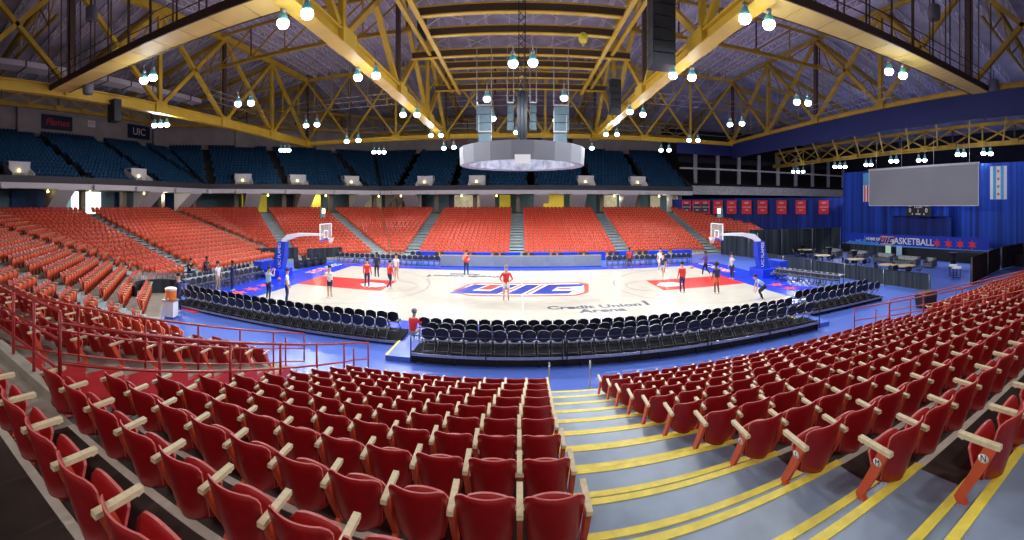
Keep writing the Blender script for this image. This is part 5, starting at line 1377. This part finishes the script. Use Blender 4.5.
# ------------------------------------------------------------------ arena lamps
def make_fixture():
    t = empty('arena_lamp', (0, 0, 0))
    b = MB(); b.lathe([(.0001, -.36), (.18, -.33), (.27, -.2), (.26, -.05)], n=14); b.build('lens', M['lamp'], t)  # lens enlarged so its shape stands in for the lamp's glow
    b = MB(); b.lathe([(.23, -.06), (.21, .12), (.13, .28)], n=14); b.build('reflector', M['lamp_up'], t)
    b = MB(); b.lathe([(.13, .28), (.12, .52), (.05, .56)], n=12); b.tube([(0, 0, .55), (0, 0, 1.15)], .03, 6); b.build('ballast', M['lamp_house'], t)
    return t
L1 = [(-22.5, -8.12), (-21.6, -8.08), (-34.2, 3.0), (-33.6, 3.35), (-33.0, 3.7), (-21.99, 1.58), (-20.92, 1.95), (-10.68, -9.62), (-9.22, -9.95), (-21.79, 13.03), (-20.51, 13.1), (-10.62, -0.29), (-9.36, -0.27), (-10.87, 11.76), (-9.61, 12.08), (-10.69, 23.69), (-9.51, 23.92), (-2.73, 7.29), (-2.71, 14.92), (-0.55, -1.03), (0.64, -1.22), (3.37, 6.88), (3.52, 15.78), (-0.51, 22.72), (10.1, 23.0), (11.38, 22.72), (9.75, 10.66), (11.24, 11.52), (9.66, -0.54), (10.97, -0.62), (9.61, -9.85), (10.89, -9.91), (21.0, 12.61), (21.83, 11.54), (21.01, 1.15), (21.93, 0.85), (20.43, -9.13), (21.63, -9.32), (32.68, -8.82), (33.48, 1.76), (21.26, 24.22), (22.33, 23.76)]
L2 = [(-27.8, 17.7), (-27.4, 17.95), (-27.0, 18.2), (-18.2, 24.35), (-17.6, 24.6), (-17.0, 24.8), (-17.9, 14.9), (-16.5, 14.7), (-9.0, 23.0), (-7.7, 22.4), (8.4, 23.0), (16.9, 22.7), (17.8, 22.3)]
# lamps over the stage hang lower and nearer
def up(u, v, z):
    r = (CZ-z)*FOC/(v-PY); th = (u-PX)/FOC; return (CX+r*math.sin(th), CY+r*math.cos(th))
L3 = [(39.5, 26.3), (40.1, 25.8), (40.7, 25.3), (38.9, 16.1), (39.4, 15.6), (39.9, 15.1), (39.9, 11.2), (40.3, 10.7), (38.6, 5.9), (39.0, 5.4), (39.9, 2.8), (40.3, 2.2), (37.6, -3.9), (38.0, -4.4), (38.2, -6.6), (38.6, -7.2)]
fx = make_fixture(); first = True; nn = 0
L1 = [(round(CX+(x-CX)*.92, 2), round(CY+(y-CY)*.92, 2)) for x, y in L1]
for q in (L1, L2, L3): q.sort(key=lambda p: math.atan2(p[0]-CX, p[1]-CY))
for lst, z, e in ((L1, 13.2, 1.0), (L2, 12.2, .5), (L3, 10.7, .95)):
    for (x, y) in lst:
        nn += 1
        o = fx if first else copy_tree(fx); first = False
        o.location = (x, y, z)
        zone = 'above the blue stage curtain' if lst is L3 else ('low over the upper deck' if lst is L2 else 'hanging from the main roof steel')
        tag(o, 'bright arena lamp %s, %s counted from the left' % (zone, od(lst.index((x, y))+1)), 'lamp', 'bright arena lamps')
        tx, ty = x*.35, y*.35
        if lst is L3: tx, ty = x-6, y
        lights('arena_lamp_light', 'SPOT', (x, y, z-.42), 1600*e if lst is L1 else 1300*e, (.93, .97, 1.), .18, 2.5, .7, (tx, ty, 0))
        lights('arena_lamp_spill', 'POINT', (x, y, z-1.1), 55*e, (.95, .97, 1.), .25)
#@@SECTION camera
# fill from the concourse and over the near stand
lights('near_stand_fill', 'SPOT', (-4, -16, 13.6), 900, (1, .95, .88), .5, 2.6, .8, (-1, -24, 1))
lights('near_stand_fill', 'SPOT', (7, -16, 13.6), 900, (1, .95, .88), .5, 2.6, .8, (6, -22, 1))
for (x, y) in ((-7, -33), (4, -33), (14, -31)):  # unseen spots added behind the camera to brighten the seat backs
    lights('near_stand_fill', 'SPOT', (x, y, 13.0), 1350, (1, .96, .9), .4, 2.4, .8, (x*.6, -20, 1))
lights('portal_light', 'SPOT', (-20.5, -14.2, 4.2), 1500, (1, .98, .92), .15, .55, .5, (-14.2, -12.9, 0))
for (x, y) in ((-39, -3), (-38, 8), (-28, 28), (-8, 34), (4, 34), (14, 34), (21, 33)):
    lights('concourse_light', 'POINT', (x, y, 6.3), 90, (1, .93, .75), .3)
w = bpy.data.worlds.new('world'); sc.world = w; w.use_nodes = True
nt = w.node_tree; bg = nt.nodes['Background']; bg.inputs['Color'].default_value = (.62, .66, .85, 1); bg.inputs['Strength'].default_value = .12
cd = bpy.data.cameras.new('camera'); cam = bpy.data.objects.new('camera', cd); COL.objects.link(cam)
cam.location = (CX, CY, CZ); cam.rotation_euler = (PI/2, 0, 0); sc.camera = cam
cd.type = 'PANO'; cd.clip_end = 300
c_ = cd if hasattr(cd, 'panorama_type') else cd.cycles
c_.panorama_type = 'CENTRAL_CYLINDRICAL'
c_.central_cylindrical_range_u_min = -PX/FOC; c_.central_cylindrical_range_u_max = (1024-PX)/FOC
c_.central_cylindrical_range_v_min = (PY-540)/FOC; c_.central_cylindrical_range_v_max = PY/FOC
c_.central_cylindrical_radius = 1.
sc.view_settings.view_transform = 'Standard'; sc.view_settings.look = 'None'; sc.view_settings.exposure = 0.; sc.view_settings.gamma = 1.
